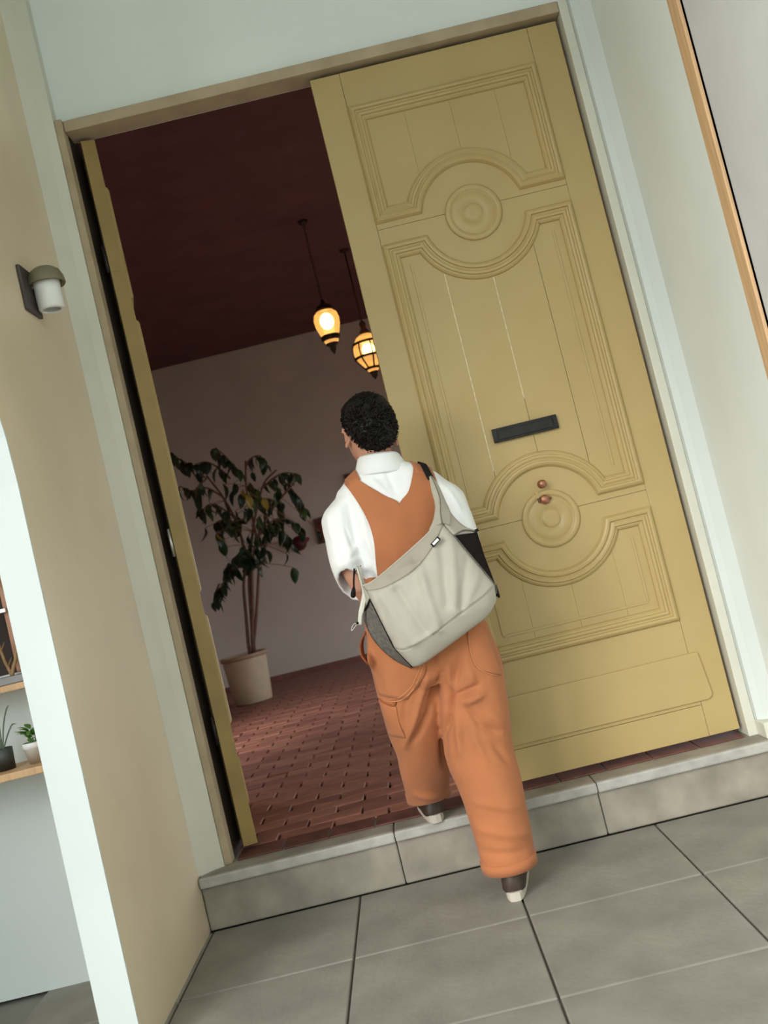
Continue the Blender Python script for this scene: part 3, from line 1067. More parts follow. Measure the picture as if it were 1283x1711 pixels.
def hit_back(x, z, off, trees):
    best = None
    for t in trees:
        h = t.ray_cast(Vector((x, 2.0, z)), Vector((0, 1, 0)))
        if h[0] is not None and (best is None or h[0].y < best):
            best = h[0].y
    return None if best is None else best - off


def smooth_rows(rows, it=2):
    for _ in range(it):
        new = [[p.copy() for p in r] for r in rows]
        for i in range(len(rows)):
            for j in range(len(rows[0])):
                acc, c_ = rows[i][j].y * 2, 2
                for a, b in ((-1, 0), (1, 0), (0, -1), (0, 1)):
                    if 0 <= i + a < len(rows) and 0 <= j + b < len(rows[0]):
                        acc += rows[i + a][j + b].y
                        c_ += 1
                new[i][j].y = acc / c_
        rows = new
    return rows


def patch(left, right, nr, nc, off, trees, Y=2.9):
    """cloth panel between two edge lines (pixels at depth Y), laid on the back of what it covers"""
    L = curve_pts([Vector((*A2(*p, Y), 0)) for p in left], nr)
    R = curve_pts([Vector((*A2(*p, Y), 0)) for p in right], nr)
    rows, last = [], 2.9
    for a, b in zip(L, R):
        row = []
        for j in range(nc):
            q = a.lerp(b, j / (nc - 1))
            yy = hit_back(q.x, q.y, off, trees)
            if yy is None:
                yy = last
            last = yy
            row.append(Vector((q.x, yy, q.y)))
        rows.append(row)
    return smooth_rows(rows)


def strap_over(x_of, wid, off, tree, a0, a1, n=26, nc=6, ax=(3.0, 1.0)):
    """band over the shoulder: polar rays about a line along X, from the back (0 deg) over the top to the front (180)"""
    rows = []
    for i in range(n):
        a = math.radians(a0 + (a1 - a0) * i / (n - 1))
        row = []
        for j in range(nc):
            x = x_of(i / (n - 1)) + wid * (j / (nc - 1) - .5)
            d = Vector((0, -math.cos(a), math.sin(a)))
            o_ = Vector((x, ax[0], ax[1])) + d * 0.6
            h = tree.ray_cast(o_, -d)
            row.append((h[0] if h[0] is not None else Vector((x, ax[0], ax[1])) + d * .12) + d * off)
        rows.append(row)
    for _ in range(3):
        for i in range(1, n - 1):
            for j in range(nc):
                rows[i][j] = rows[i][j] * .5 + (rows[i - 1][j] + rows[i + 1][j]) * .25
    return rows


OFF = .006
mb = MB()
lft = patch([(572, 804), (588, 825), (604, 850), (617, 876), (625, 905), (628, 940), (632, 985), (625, 1040)],
            [(592, 796), (614, 811), (642, 828), (667, 842), (668, 875), (670, 920), (672, 980), (676, 1040)], 34, 16, OFF, [sbvh, tbvh])
mb.grid(lft)
rgt = patch([(692, 772), (689, 795), (682, 822), (667, 843), (668, 875), (670, 920), (672, 980), (676, 1040)],
            [(721, 777), (729, 800), (734, 825), (738, 850), (745, 880), (762, 920), (785, 980), (800, 1040)], 34, 16, OFF, [sbvh, tbvh])
for i in range(15, 34):
    rgt[i][0] = lft[i][-1].copy()
mb.grid(rgt)
me = mb.mesh('back_panel', False)
bmx = bmesh.new()
bmx.from_mesh(me)
bmesh.ops.remove_doubles(bmx, verts=bmx.verts, dist=.0008)
bmx.to_mesh(me)
bmx.free()
bp_ = obj('back_panel', me, 'overall_orange', ov, smooth=True, solid=.004)
for xa, xb, wd in ((A2(582, 801)[0], A2(582, 801)[0] + .012, .040), (A2(706, 774)[0], A2(706, 774)[0] - .016, .054)):
    rows = strap_over(lambda t: xa + (xb - xa) * t + (.014 * max(0, 1 - 4 * t) if xa < 0 else 0), wd, OFF, sbvh, 60 if xa < 0 else 51, 178)
    MB().grid(rows).build('shoulder_strap', 'overall_orange', ov, smooth=True, solid=.004, fix=False)
# front bib
rows = []
for i in range(14):
    z = 1.02 - .30 * i / 13
    row = []
    for j in range(14):
        x = .036 + (.105 + .03 * i / 13) * (j / 6.5 - 1)
        h = sbvh.ray_cast(Vector((x, 4, z)), Vector((0, -1, 0)))
        row.append(Vector((x, (h[0].y if h[0] else 3.1) + OFF, z)))
    rows.append(row)
MB().grid(rows).build('bib', 'overall_orange', ov, smooth=True, solid=.004, fix=False)
# hip pockets and stitched edges
p1 = patch([(612, 1050), (613, 1090), (620, 1125), (634, 1166)], [(712, 1050), (711, 1100), (708, 1130), (680, 1170)], 20, 18, .003, [tbvh])
MB().grid(p1).build('hip_pocket', 'overall_orange', ov, smooth=True, solid=.003, fix=False)
p2 = patch([(779, 1040), (781, 1070), (789, 1100), (800, 1118)], [(812, 1050), (822, 1080), (832, 1106), (840, 1130)], 20, 14, .003, [tbvh])
MB().grid(p2).build('hip_pocket', 'overall_orange', ov, smooth=True, solid=.003, fix=False)


def stitch_line(pix, name='stitching', n=30, off=.0052):
    pts = []
    for q in curve_pts([Vector((*A2(*p), 0)) for p in pix], n):
        yy = hit_back(q.x, q.y, off, [tbvh])
        if yy:
            pts.append(Vector((q.x, yy, q.y)))
    if len(pts) > 3:
        MB().tube(pts, .0011, 5).build(name, 'stitch', ov, smooth=True)


stitch_line([(708, 1095), (705, 1118), (692, 1150), (672, 1170), (650, 1176)])
stitch_line([(704, 1095), (700, 1116), (688, 1146), (669, 1165), (650, 1171)])
# seam of the right leg pocket
stitch_line([(781, 1060), (786, 1090), (796, 1113), (815, 1124), (835, 1130)])
# tool pocket mouth on the left thigh, slightly open
pts = [Vector((*A2(*p), 0)) for p in [(632, 1174), (645, 1180), (658, 1182), (661, 1173)]]
pp = []
for q in curve_pts(pts, 14):
    yy = hit_back(q.x, q.y, .003, [tbvh]) or 2.9
    pp.append(Vector((q.x, yy, q.y)))
MB().tube(pp, [.002] + [.0035] * 12 + [.002], 8).build('pocket_mouth', 'overall_inside', ov, smooth=True)
p3 = patch([(632, 1176), (640, 1205), (650, 1240)], [(662, 1184), (668, 1215), (678, 1240)], 12, 10, .004, [tbvh])
MB().grid(p3).build('tool_pocket', 'overall_orange', ov, smooth=True, solid=.003, fix=False)
# gaping side opening at the left hip
lo = [at(611, 1056, 2.97), at(606, 1066, 2.985), at(604, 1082, 3.0), at(607, 1098, 2.99), at(614, 1108, 2.97)]
MB().tube(curve_pts(lo, 16), [(.004, .018)] * 16, 10, flat=Vector((0, 1, 0))).build('side_opening', 'overall_inside', ov, smooth=True)
# cuffs
for (cx_, cy_, z, rx, ry) in ((-0.080, 3.262, .055, .0745, .0825), (0.116, 2.938, -.12, .0845, .0885)):
    MB().loft([ellipse(cx_, cy_, z + dz, rx + d, ry + d, 32) for dz, d in ((-.004, -.006), (-.004, .001), (.026, .0025), (.028, -.004))]).build('cuff', 'overall_orange', ov, smooth=True)

# ---- shoes
def shoe(x, y, z, yaw):
    up, so = MB(), MB()
    M = Matrix.Rotation(yaw, 3, 'Z')
    def rr2(yy, zz, rx, h):
        ring = []
        for k in range(20):
            a = 2 * PI * k / 20
            ring.append(Vector((x, y, z)) + M @ Vector((rx * math.cos(a), yy, zz + h * (math.sin(a) if math.sin(a) > 0 else .25 * math.sin(a)))))
        return ring
    up.loft([rr2(yy, .030, rx, h) for yy, rx, h in ((-.075, .012, .02), (-.070, .026, .055), (-.045, .035, .078), (-.005, .037, .078), (.035, .038, .060), (.08, .043, .043),
                                                    (.125, .044, .034), (.16, .034, .026), (.178, .012, .014))])
    pr = []
    for zz in (0.0, .004, .022, .026):
        g = -.003 if zz in (0.0, .026) else 0
        loop = []
        for k in range(28):
            a = 2 * PI * k / 28
            yy = .050 + .136 * math.sin(a)
            wd = .040 + .008 * math.sin(a) - .004 * math.cos(2 * a)
            loop.append(Vector((x, y, z)) + M @ Vector(((wd + g) * math.copysign(abs(math.cos(a)) ** .55, math.cos(a)), yy, zz)))
        pr.append(loop)
    so.loft(pr)
    u = local(person, up.build('shoe', 'shoe_leather', person, smooth=True))
    so.build('sole', 'shoe_sole', u, smooth=False)
    la = MB()
    for i in range(4):
        yy = .030 + i * .017
        a, b = Vector((-.022, yy, .085 - i * .009)), Vector((.022, yy + .004, .085 - i * .009))
        la.tube([Vector((x, y, z)) + M @ v for v in (a, (a + b) / 2 + Vector((0, 0, .010)), b)], .0022, 6)
    la.build('laces', 'webbing_black', u, smooth=True)


shoe(-0.080, 3.285, SILL + .0005, math.radians(6))
shoe(0.118, 2.94, GZ + .0005, math.radians(-8))

# ================================================================== THE BAG
bag = thing('sling_bag', tuple(at(720, 1000, 2.82)), 'pale grey fabric sling bag with black mesh side pockets on the walker\'s back', 'bag')
NS = 40


def crv(pix, Y):
    return [Vector(p) for p in curve_pts([at(a, b, Y) for a, b in pix], NS)]


T0 = crv([(606, 979), (622, 972), (650, 950), (690, 915), (718, 888), (733, 862)], 2.81)     # top edge
T1 = crv([(612, 987), (640, 982), (676, 964), (700, 945), (722, 915), (741, 876)], 2.81)     # seam of the top band
T2 = crv([(660, 1083), (678, 1083), (715, 1063), (765, 1026), (803, 998), (826, 978)], 2.81) # bottom seam
T3 = crv([(690, 1115), (704, 1111), (740, 1086), (785, 1052), (814, 1030), (830, 1004)], 2.81)
back_y = 2.872
BR = [(r_[0], r_[1], r_[2], r_[3], r_[4], r_[5]) for r_ in (
    rg(700, 950, 730, 1050, .012, .010, 2.81), rg(735, 900, 745, 1010, .012, -.008, 2.81), rg(755, 905, 760, 1020, .010, .008, 2.81), rg(780, 935, 765, 1015, .010, -.007, 2.81),
    rg(800, 955, 780, 1005, .008, .006, 2.81), rg(640, 1000, 690, 1070, .016, .006, 2.81), rg(665, 985, 710, 1055, .012, -.007, 2.81), rg(690, 1075, 730, 1050, .007, .006, 2.81),
    rg(740, 1040, 725, 1058, .005, -.005, 2.81), rg(775, 1000, 768, 1022, .005, -.005, 2.81), rg(650, 965, 655, 985, .006, .006, 2.81), rg(690, 930, 700, 955, .008, -.006, 2.81),
    rg(620, 990, 650, 1060, .008, .006, 2.81), rg(670, 950, 700, 940, .006, .005, 2.81))]


def bag_pt(s, t):
    i = s * (NS - 1)
    k = min(int(i), NS - 2)
    f_ = i - k
    c_ = [T[k].lerp(T[k + 1], f_) for T in (T0, T1, T2, T3)]
    if t < .22:
        p = c_[0].lerp(c_[1], t / .22)
    elif t < .78:
        p = c_[1].lerp(c_[2], (t - .22) / .56)
    else:
        p = c_[2].lerp(c_[3], (t - .78) / .22)
    bs = (max(0, math.sin(PI * min(1, max(0, s))))) ** .55
    tt = .06 + .94 * t
    bt = (math.sin(PI * min(1, tt ** 1.25))) ** .6 if tt < 1 else 0
    y = 2.832 - .080 * (.25 + .75 * bs) * (.22 + .78 * bt)
    for x0, z0, x1, z1, wd, am in BR:
        vx, vz = x1 - x0, z1 - z0
        tc = ((p.x - x0) * vx + (p.z - z0) * vz) / (vx * vx + vz * vz)
        tc = min(1, max(0, tc))
        q = ((p.x - x0 - vx * tc) ** 2 + (p.z - z0 - vz * tc) ** 2) / (wd * wd)
        if q < 9:
            y -= am * math.exp(-q)
    y -= .004 * noise.noise(Vector((p.x * 22, p.z * 22, 0)))
    if t < .21:
        y -= .004
    return Vector((p.x, y, p.z))


def bag_part(name, t0, t1, nt, m, lip=0.0):
    rows = [[bag_pt(j / 60, t0 + (t1 - t0) * i / nt) for j in range(61)] for i in range(nt + 1)]
    mbx = MB().grid(rows)
    return wbuild(mbx, name, m, bag, smooth=True, solid=.003, fix=False)


bag_part('top_band', 0.0, .215, 10, 'bag_band')
fp = bag_part('front_panel', .222, .778, 26, 'bag_grey')
bag_part('bottom_panel', .784, 1.0, 12, 'bag_grey')
# piped seams
MB().tube([bag_pt(j / 60, .781) + Vector((0, -.0015, 0)) for j in range(61)], .0014, 6).build('seam', 'bag_band', fp, smooth=True)
MB().tube([bag_pt(j / 60, .219) + Vector((0, -.001, 0)) for j in range(61)], .0012, 6).build('seam', 'bag_band', fp, smooth=True)
# rolled top rim
wbuild(MB().tube([bag_pt(j / 60, 0.0) + Vector((0, .001, 0)) for j in range(61)], .0032, 8), 'rim', 'bag_grey', bag, smooth=True)

# back panel against the wearer
outl = [bag_pt(j / 20, 0) for j in range(21)] + [bag_pt(1, j / 10) for j in range(1, 11)] + [bag_pt(1 - j / 20, 1) for j in range(1, 21)] + [bag_pt(0, 1 - j / 10) for j in range(1, 10)]
cen = sum(outl, Vector()) / len(outl)
mb = MB()
bk = [Vector((p.x, back_y, p.z)) for p in [cen.lerp(q, .985) for q in outl]]
mb.add(bk + [Vector((cen.x, back_y, cen.z))], [(i, (i + 1) % len(bk), len(bk)) for i in range(len(bk))])
wbuild(mb, 'back_panel', 'bag_lining', bag, smooth=True, solid=.003, fix=False)
# bottom gusset
rows = [[bag_pt(j / 40, 1.0).lerp(Vector((bag_pt(j / 40, 1.0).x, back_y, bag_pt(j / 40, 1.0).z + .012)), i / 5) for j in range(41)] for i in range(6)]
wbuild(MB().grid(rows), 'base', 'bag_grey', bag, smooth=True, solid=.003, fix=False)


def side(name, front, rear, m, nr=24, nc=8, puff=.0):
    F, R_ = curve_pts(front, nr), curve_pts(rear, nr)
    rows = []
    for i, (a, b) in enumerate(zip(F, R_)):
        k = math.sin(PI * i / (nr - 1))
        rows.append([a.lerp(b, j / (nc - 1)) + Vector((puff * k * math.sin(PI * j / (nc - 1)), 0, 0)) for j in range(nc)])
    return wbuild(MB().grid(rows), name, m, bag, smooth=True, solid=.003, fix=False)


# left side mesh pocket and the webbing above it
lf = [bag_pt(0, .30 + .70 * k / 6) + Vector((-.001, .002, 0)) for k in range(7)]
lr = [at(607, 1022, back_y), at(608, 1034, back_y), at(613, 1048, back_y), at(622, 1066, back_y), at(638, 1085, back_y), at(660, 1103, back_y), at(688, 1117, back_y)]
ps = side('mesh_pocket', lf, lr, 'mesh_grey')
MB().tube(curve_pts([lf[0] + Vector((0, -.002, 0)), (lf[0] + lr[0]) / 2 + Vector((-.002, -.006, -.006)), lr[0]], 10), .003, 8).build('pocket_hem', 'mesh_black', ps, smooth=True)
MB().tube(curve_pts([p + Vector((-.001, -.003, 0)) for p in lf], 20), .0022, 6).build('binding', 'mesh_black', ps, smooth=True)
lf2 = [bag_pt(0, 0), bag_pt(0, .1), bag_pt(0, .2), bag_pt(0, .30)]
lr2 = [at(597, 945, 2.86), at(603, 975, 2.87), at(606, 1000, 2.87), at(607, 1022, back_y)]
side('side_panel', [q + Vector((-.001, 0, 0)) for q in lf2], lr2, 'bag_grey', 14)
# pale side webbing with the cord loop
tp = curve_pts([at(598, 947, 2.862), at(604, 968, 2.845), at(609, 990, 2.838), at(606, 1010, 2.838), at(602, 1028, 2.84), at(601, 1044, 2.845)], 24)
sw = wbuild(MB().tube(tp, [(.0062, .0016)] * 10 + [(.0075, .0016)] * 8 + [(.006, .0016)] * 6, 10, flat=Vector((0, -1, 0))), 'side_webbing', 'cord_pale', bag, smooth=True)
loop = [at(*p, 2.842) for p in ((598, 1042), (592, 1042), (588, 1048), (587, 1054), (591, 1050), (595, 1045), (598, 1042))]
MB().tube(curve_pts(loop, 26), .0011, 6).build('cord_loop', 'cord_pale', sw, smooth=True)
MB().sphere(at(597, 1041, 2.842), .0042, 12, 8).build('cord_stop', 'webbing_black', sw, smooth=True)
# right side: upper gusset, black mesh pocket, corner tab
uf = [bag_pt(1, .0) , bag_pt(1, .06), bag_pt(1, .13), bag_pt(1, .22)]
uf = [at(733, 862, 2.815), at(741, 874, 2.812), at(749, 884, 2.812), at(758, 895, 2.815)]
ur = [at(745, 845, 2.85), at(760, 866, 2.86), at(778, 881, 2.868), at(797, 887, back_y)]
side('side_panel', uf, ur, 'bag_grey', 14)
mf = [at(758, 895, 2.813)] + [bag_pt(1, t) + Vector((.002, .003, 0)) for t in (.34, .46, .58, .70, .80, .90)]
mr = [at(797, 889, back_y), at(803, 910, back_y), at(810, 932, back_y), at(818, 953, back_y), at(825, 972, back_y), at(830, 987, back_y), at(834, 999, back_y)]
pm = side('mesh_pocket', mf, mr, 'mesh_black', 26, 8)
MB().tube(curve_pts([p + Vector((.001, -.003, 0)) for p in mf], 22), .0024, 6).build('binding', 'mesh_grey', pm, smooth=True)
MB().tube(curve_pts([mf[0], at(775, 886, 2.84), mr[0]], 10), .0026, 6).build('pocket_hem', 'mesh_grey', pm, smooth=True)
MB().tube([at(794, 887, 2.862), at(799, 885, 2.862)], [.004, .0045], 8).build('cord_stop', 'webbing_black', pm, smooth=True)
wbuild(MB().add([at(829, 975, 2.858), at(836, 998, 2.858), at(825, 996, 2.85), at(829, 975, 2.866), at(836, 998, 2.866), at(825, 996, 2.858)],
                [(0, 1, 2), (5, 4, 3), (0, 3, 4, 1), (1, 4, 5, 2), (2, 5, 3, 0)]), 'corner_tab', 'webbing_black', bag)
# grey neck that narrows up to the strap
nl = [at(716, 886, 2.806), at(724, 868, 2.808), at(727, 845, 2.82), at(721, 820, 2.835), at(717, 797, 2.853)]
nm = [at(739, 874, 2.800), at(736, 858, 2.806), at(735, 835, 2.818), at(729, 815, 2.834), at(720, 795, 2.852)]
nr_ = [at(752, 878, 2.822), at(752, 856, 2.838), at(744, 838, 2.845), at(734, 815, 2.850), at(722, 797, 2.858)]
side('strap_neck', nl, nm, 'bag_band', 24)
side('strap_neck', nm, nr_, 'bag_grey', 24)
wbuild(MB().tube([p + Vector((0, -.002, 0)) for p in curve_pts(nm, 24)], .0014, 6), 'neck_seam', 'mesh_grey', bag, smooth=True)
# black webbing strap over the right shoulder and across the chest
sx = at(719, 790, 2.88).x
sx2 = at(703, 770, 2.98).x
rows = strap_over(lambda t: sx + (sx2 - sx) * min(1, t / .5) ** .8, .020, .0125, sbvh, 38, 150, 36, 5)
last = sum(rows[-1], Vector()) / 5
pth = [last]
for k in range(1, 15):
    t = k / 14
    x = last.x + (-.145 - last.x) * t
    z = last.z + (.83 - last.z) * t
    h = sbvh.ray_cast(Vector((x, 4, z)), Vector((0, -1, 0)))
    yy = (h[0].y if h[0] is not None and h[0].y > 2.98 else 3.02) + .013
    pth.append(Vector((x, yy, z)))
pth += [Vector((-.150, 3.0, .835)), Vector((-.126, 2.93, .848)), at(599, 949, 2.87)]
st = wbuild(MB().grid(rows), 'shoulder_strap', 'webbing_black', bag, smooth=True, solid=.003, fix=False)
MB().tube(curve_pts(pth, 50), [(.0125, .0016)] * 50, 10, flat=Vector((0, 0, 1))).build('chest_strap', 'webbing_black', st, smooth=True)
# loose strap tail at the left
wbuild(MB().tube(curve_pts([at(592, 950, 2.885), at(591, 968, 2.89), at(591, 982, 2.89), at(590, 993, 2.89), at(590, 999, 2.89)], 16),
                 [(.0028, .0015)] * 8 + [(.005, .003), (.0065, .004), (.0075, .005), (.008, .005), (.008, .005), (.0078, .005), (.0065, .004), (.003, .002)], 10, flat=Vector((0, -1, 0))),
       'strap_tail', 'webbing_black', bag, smooth=True)
# woven label: black border, pale field
def label_box(a, b, wdt, y0, y1):
    d = (b - a)
    d.y = 0
    L = d.length
    d.normalize()
    u_ = Vector((-d.z, 0, d.x))
    c_ = (a + b) / 2
    M4 = Matrix((d, Vector((0, 1, 0)), u_)).transposed()
    vs = []
    for yy in (y0, y1):
        for sx_, sz_ in ((-1, -1), (1, -1), (1, 1), (-1, 1)):
            vs.append(Vector((c_.x, 0, c_.z)) + d * (sx_ * L / 2) + u_ * (sz_ * wdt / 2) + Vector((0, yy, 0)))
    return MB().add(vs, [(0, 1, 2, 3), (7, 6, 5, 4), (0, 4, 5, 1), (1, 5, 6, 2), (2, 6, 7, 3), (3, 7, 4, 0)])


la, lb = at(721, 912, 2.80), at(733, 899, 2.80)
yb = min(bag_pt(j / 20, .18).y for j in range(14, 20)) - .003
lab = wbuild(label_box(la, lb, .0125, yb - .002, yb + .012), 'label', 'webbing_black', bag)
wbuild_lab = label_box(la.lerp(lb, .14), la.lerp(lb, .86), .0075, yb - .0035, yb - .0021).build('label_field', 'label_white', lab)

# ================================================================== LAMPS IN THE ROOM
def lamp_light(root, z, power, r=.03):
    l = bpy.data.lights.new('bulb_light', 'POINT')
    l.energy = power
    l.color = (1.0, 0.58, 0.26)
    l.shadow_soft_size = r
    o = bpy.data.objects.new('bulb_light', l)
    C.objects.link(o)
    o.parent = root
    o.location = (0, 0, z)


p = at(548, 545, 6.5)
lp = thing('pendant_lamp', (p.x, p.y, p.z), 'amber glass pendant lamp with pointed bronze tip, nearer the doorway', 'lamp', 'hanging amber lamps')
MB().lathe([(.030, .112), (.058, .106), (.080, .085), (.0885, .050), (.085, .005), (.070, -.045), (.058, -.075)], n=28, cap=False).build('shade', 'amber_glass', lp, smooth=True)
MB().lathe([(.004, .19), (.012, .185), (.016, .165), (.034, .150), (.052, .140), (.062, .118), (.058, .106), (.02, .104)], n=28).build('cap', 'bronze', lp, smooth=True)
MB().lathe([(.060, -.064), (.067, -.070), (.066, -.092), (.054, -.102), (.050, -.098)], n=28).build('band', 'bronze', lp, smooth=True)
MB().lathe([(.052, -.102), (.047, -.112), (.042, -.124)], n=28, cap=False).build('lower_glass', 'amber_glass', lp, smooth=True)
MB().lathe([(.044, -.122), (.043, -.130), (.026, -.142), (.020, -.155), (.021, -.165), (.012, -.182), (.003, -.198)], n=24).build('tip', 'bronze', lp, smooth=True)
MB().sphere((0, 0, .035), (.048, .048, .058), 20, 14).build('bulb', 'bulb', lp, smooth=True)
ch = MB()
zz = .19
k = 0
while p.z + zz < 3.262:
    ring = []
    for j in range(9):
        a = 2 * PI * j / 8
        q = Vector((.007 * math.cos(a), 0, .013 + .014 * math.sin(a)))
        if k % 2:
            q = Vector((q.y, q.x, q.z))
        ring.append(q + Vector((0, 0, zz)))
    ch.tube(ring, .0022, 5, cap=False)
    zz += .021
    k += 1
ch.build('chain', 'bronze', lp, smooth=True)
MB().lathe([(.004, 3.262 - p.z - .02), (.03, 3.262 - p.z), (.034, 3.279 - p.z)], n=20).build('ceiling_rose', 'bronze', lp, smooth=True)
lamp_light(lp, .035, 150)

p = at(617, 590, 7.3)
lq = thing('pendant_lamp', (p.x, p.y, p.z), 'round amber lantern banded with dark metal, half hidden by the door', 'lamp', 'hanging amber lamps')
prof = [(.04, .150), (.075, .130), (.100, .095), (.118, .045), (.122, .0), (.108, -.045), (.080, -.085), (.050, -.125), (.030, -.150)]
MB().lathe(prof, n=24, cap=False).build('shade', 'amber_glass', lq, smooth=True)
MB().sphere((0, 0, .03), (.05, .05, .055), 18, 12).build('bulb', 'bulb', lq, smooth=True)
for r_, h in ((.111, .080), (.117, -.030), (.054, -.120)):
    MB().lathe([(r_ - .004, h + .009), (r_ + .006, h + .008), (r_ + .006, h - .008), (r_ - .004, h - .009)], n=28).build('band', 'bronze', lq, smooth=True)
for k in range(8):
    a = 2 * PI * k / 8 + .2
    M = Matrix.Rotation(a, 3, 'Z')
    MB().tube(curve_pts([M @ Vector((.119, 0, -.03)), M @ Vector((.100, 0, -.065)), M @ Vector((.075, 0, -.095)), M @ Vector((.052, 0, -.128))], 8), .0065, 6).build('strap', 'bronze', lq, smooth=True)
    MB().tube(curve_pts([M @ Vector((.113, 0, .080)), M @ Vector((.124, 0, .025)), M @ Vector((.119, 0, -.03))], 6), .0055, 6).build('strap', 'bronze', lq, smooth=True)
MB().lathe([(.034, -.146), (.036, -.154), (.022, -.165), (.026, -.178), (.012, -.196), (.003, -.21)], n=20).build('tip', 'bronze', lq, smooth=True)
MB().lathe([(.010, .26), (.026, .24), (.020, .20), (.040, .165), (.046, .150), (.03, .146)], n=20).build('cap', 'frame_wood', lq, smooth=True)
MB().tube([(0, 0, .25), (0, 0, 3.27 - p.z)], .006, 8).build('rod', 'bronze', lq, smooth=True)
MB().lathe([(.006, 3.255 - p.z), (.035, 3.268 - p.z), (.038, 3.279 - p.z)], n=20).build('ceiling_rose', 'bronze', lq, smooth=True)
lamp_light(lq, .03, 110)

# ================================================================== POTTED RUBBER PLANT
PYP = 8.14
bx_, bz_ = -1.44, SILL + .001
bx_ = at(424, 1168, PYP).x
pl = thing('potted_rubber_plant', (bx_, PYP, bz_), 'tall drooping rubber plant in a round clay pot against the back wall', 'plant')
PH = .405
pot = MB().lathe([(.005, .012), (.150, .012), (.153, 0.0), (.157, .004), (.172, .15), (.186, PH - .045), (.188, PH - .034), (.199, PH - .030), (.201, PH - .006), (.196, PH),
                  (.184, PH), (.181, PH - .01), (.176, PH - .05), (.005, PH - .05)], n=40).build('pot', 'pot_clay', pl, smooth=True)
MB().lathe([(.1885, PH - .034), (.2015, PH - .031), (.2035, PH - .005), (.197, PH + .0015), (.183, PH + .001)], n=40, cap=False).build('rim', 'pot_rim', pot, smooth=True)
MB().lathe([(.004, PH - .047), (.1, PH - .043), (.176, PH - .049)], n=30).build('soil', 'soil', pot, smooth=True)


def pp_(px, py, Y=PYP):
    return at(px, py, Y) - Vector((bx_, PYP, bz_))


stems = [([(416, 1090), (411, 1030), (407, 980), (409, 935), (398, 880), (372, 830), (345, 795)], 0.05),
         ([(424, 1088), (419, 1020), (416, 970), (418, 930), (425, 870), (440, 810), (462, 785)], -0.03),
         ([(422, 1090), (428, 1030), (431, 980), (432, 935), (425, 880), (412, 820), (410, 770)], 0.0),
         ([(421, 1089), (422, 1010), (421, 950), (430, 900), (455, 850), (480, 820), (497, 800)], -0.1)]
tips = []
for q, dy in stems:
    pts = [pp_(a, b, PYP + dy * (k / 6)) for k, (a, b) in enumerate(q)]
    pts = curve_pts(pts, 22)
    pts[0].z = PH - .06
    MB().tube(pts, [.0155 - .008 * k / 21 for k in range(22)], 8).build('stem', 'bark', pl, smooth=True)
    tips += pts[10:]
branch_px = [[(345, 800), (320, 780), (296, 765), (279, 752)], [(372, 830), (345, 815), (320, 820), (300, 812)], [(400, 880), (378, 868), (362, 872)],
             [(440, 815), (455, 800), (475, 790), (497, 792)], [(412, 800), (392, 780), (376, 762), (360, 748)], [(410, 945), (385, 955), (372, 978), (362, 985)],
             [(430, 900), (455, 870), (480, 868), (500, 880)], [(398, 870), (372, 850), (352, 842), (338, 852)], [(425, 850), (440, 835), (460, 838), (470, 850)],
             [(345, 800), (330, 815), (328, 840), (335, 860)], [(410, 780), (420, 765), (435, 762), (440, 775)], [(470, 800), (485, 815), (500, 835), (503, 855)], [(385, 800), (365, 782), (345, 772), (325, 776)], [(366, 976), (360, 990), (357, 1005)], [(380, 962), (378, 950), (382, 940)]]
tw = []
for i, q in enumerate(branch_px):
    dy = random.uniform(-.18, .18)
    pts = curve_pts([pp_(a, b, PYP + dy * k / (len(q) - 1)) for k, (a, b) in enumerate(q)], 12)
    MB().tube(pts, [.009 - .005 * k / 11 for k in range(12)], 6).build('branch', 'bark', pl, smooth=True)
    tw.append(pts)


def leaf_mesh(L, W, droop, cup):
    rows = []
    n = 8
    for i in range(n + 1):
        t = i / n
        wd = W * (math.sin(PI * min(1, t ** .85)) ** .75) if 0 < t < 1 else 0.0008
        z = -droop * t * t * L
        y = L * t * (1 - .25 * droop * t)
        rows.append([Vector((s * wd, y, z + cup * abs(s) * wd)) for s in (-1, -.5, 0, .5, 1)])
    return MB().grid(rows).mesh('leaf', fix=False)


lm = [leaf_mesh(.155, .040, .5, .35), leaf_mesh(.135, .037, .9, .25), leaf_mesh(.17, .043, .3, .5)]
variants = {}


def put_leaf(pos, yaw, pitch, s, col, roll=0.0):
    kk = (random.randrange(3), col)
    if kk not in variants:
        me = lm[kk[0]].copy()
        o = obj('leaf', me, col, pl, smooth=True, solid=.0015)
        variants[kk] = o
    else:
        o = variants[kk].copy()
        C.objects.link(o)
    o.location = pos
    o.rotation_euler = (Matrix.Rotation(yaw, 3, 'Z') @ Matrix.Rotation(pitch, 3, 'X') @ Matrix.Rotation(roll, 3, 'Y')).to_euler()
    o.scale = (s, s, s)


def petiole(a, b):
    m = (a + b) / 2 + Vector((0, 0, .012))
    MB().tube(curve_pts([a, m, b], 6), .0026, 5).build('petiole', 'petiole', pl, smooth=True)


cols = ['leaf_0'] * 5 + ['leaf_1'] * 3 + ['leaf_3'] * 2 + ['leaf_2']
for pts in tw:
    for k in range(2, 12):
        for _rep in range(2 if random.random() < .55 else 1):
            a = pts[k]
            put_leaf(a + Vector((0, 0, -.004)), random.uniform(0, 2 * PI), math.radians(random.uniform(-85, -25)), random.uniform(.5, .85), random.choice(cols), random.uniform(-.5, .5))
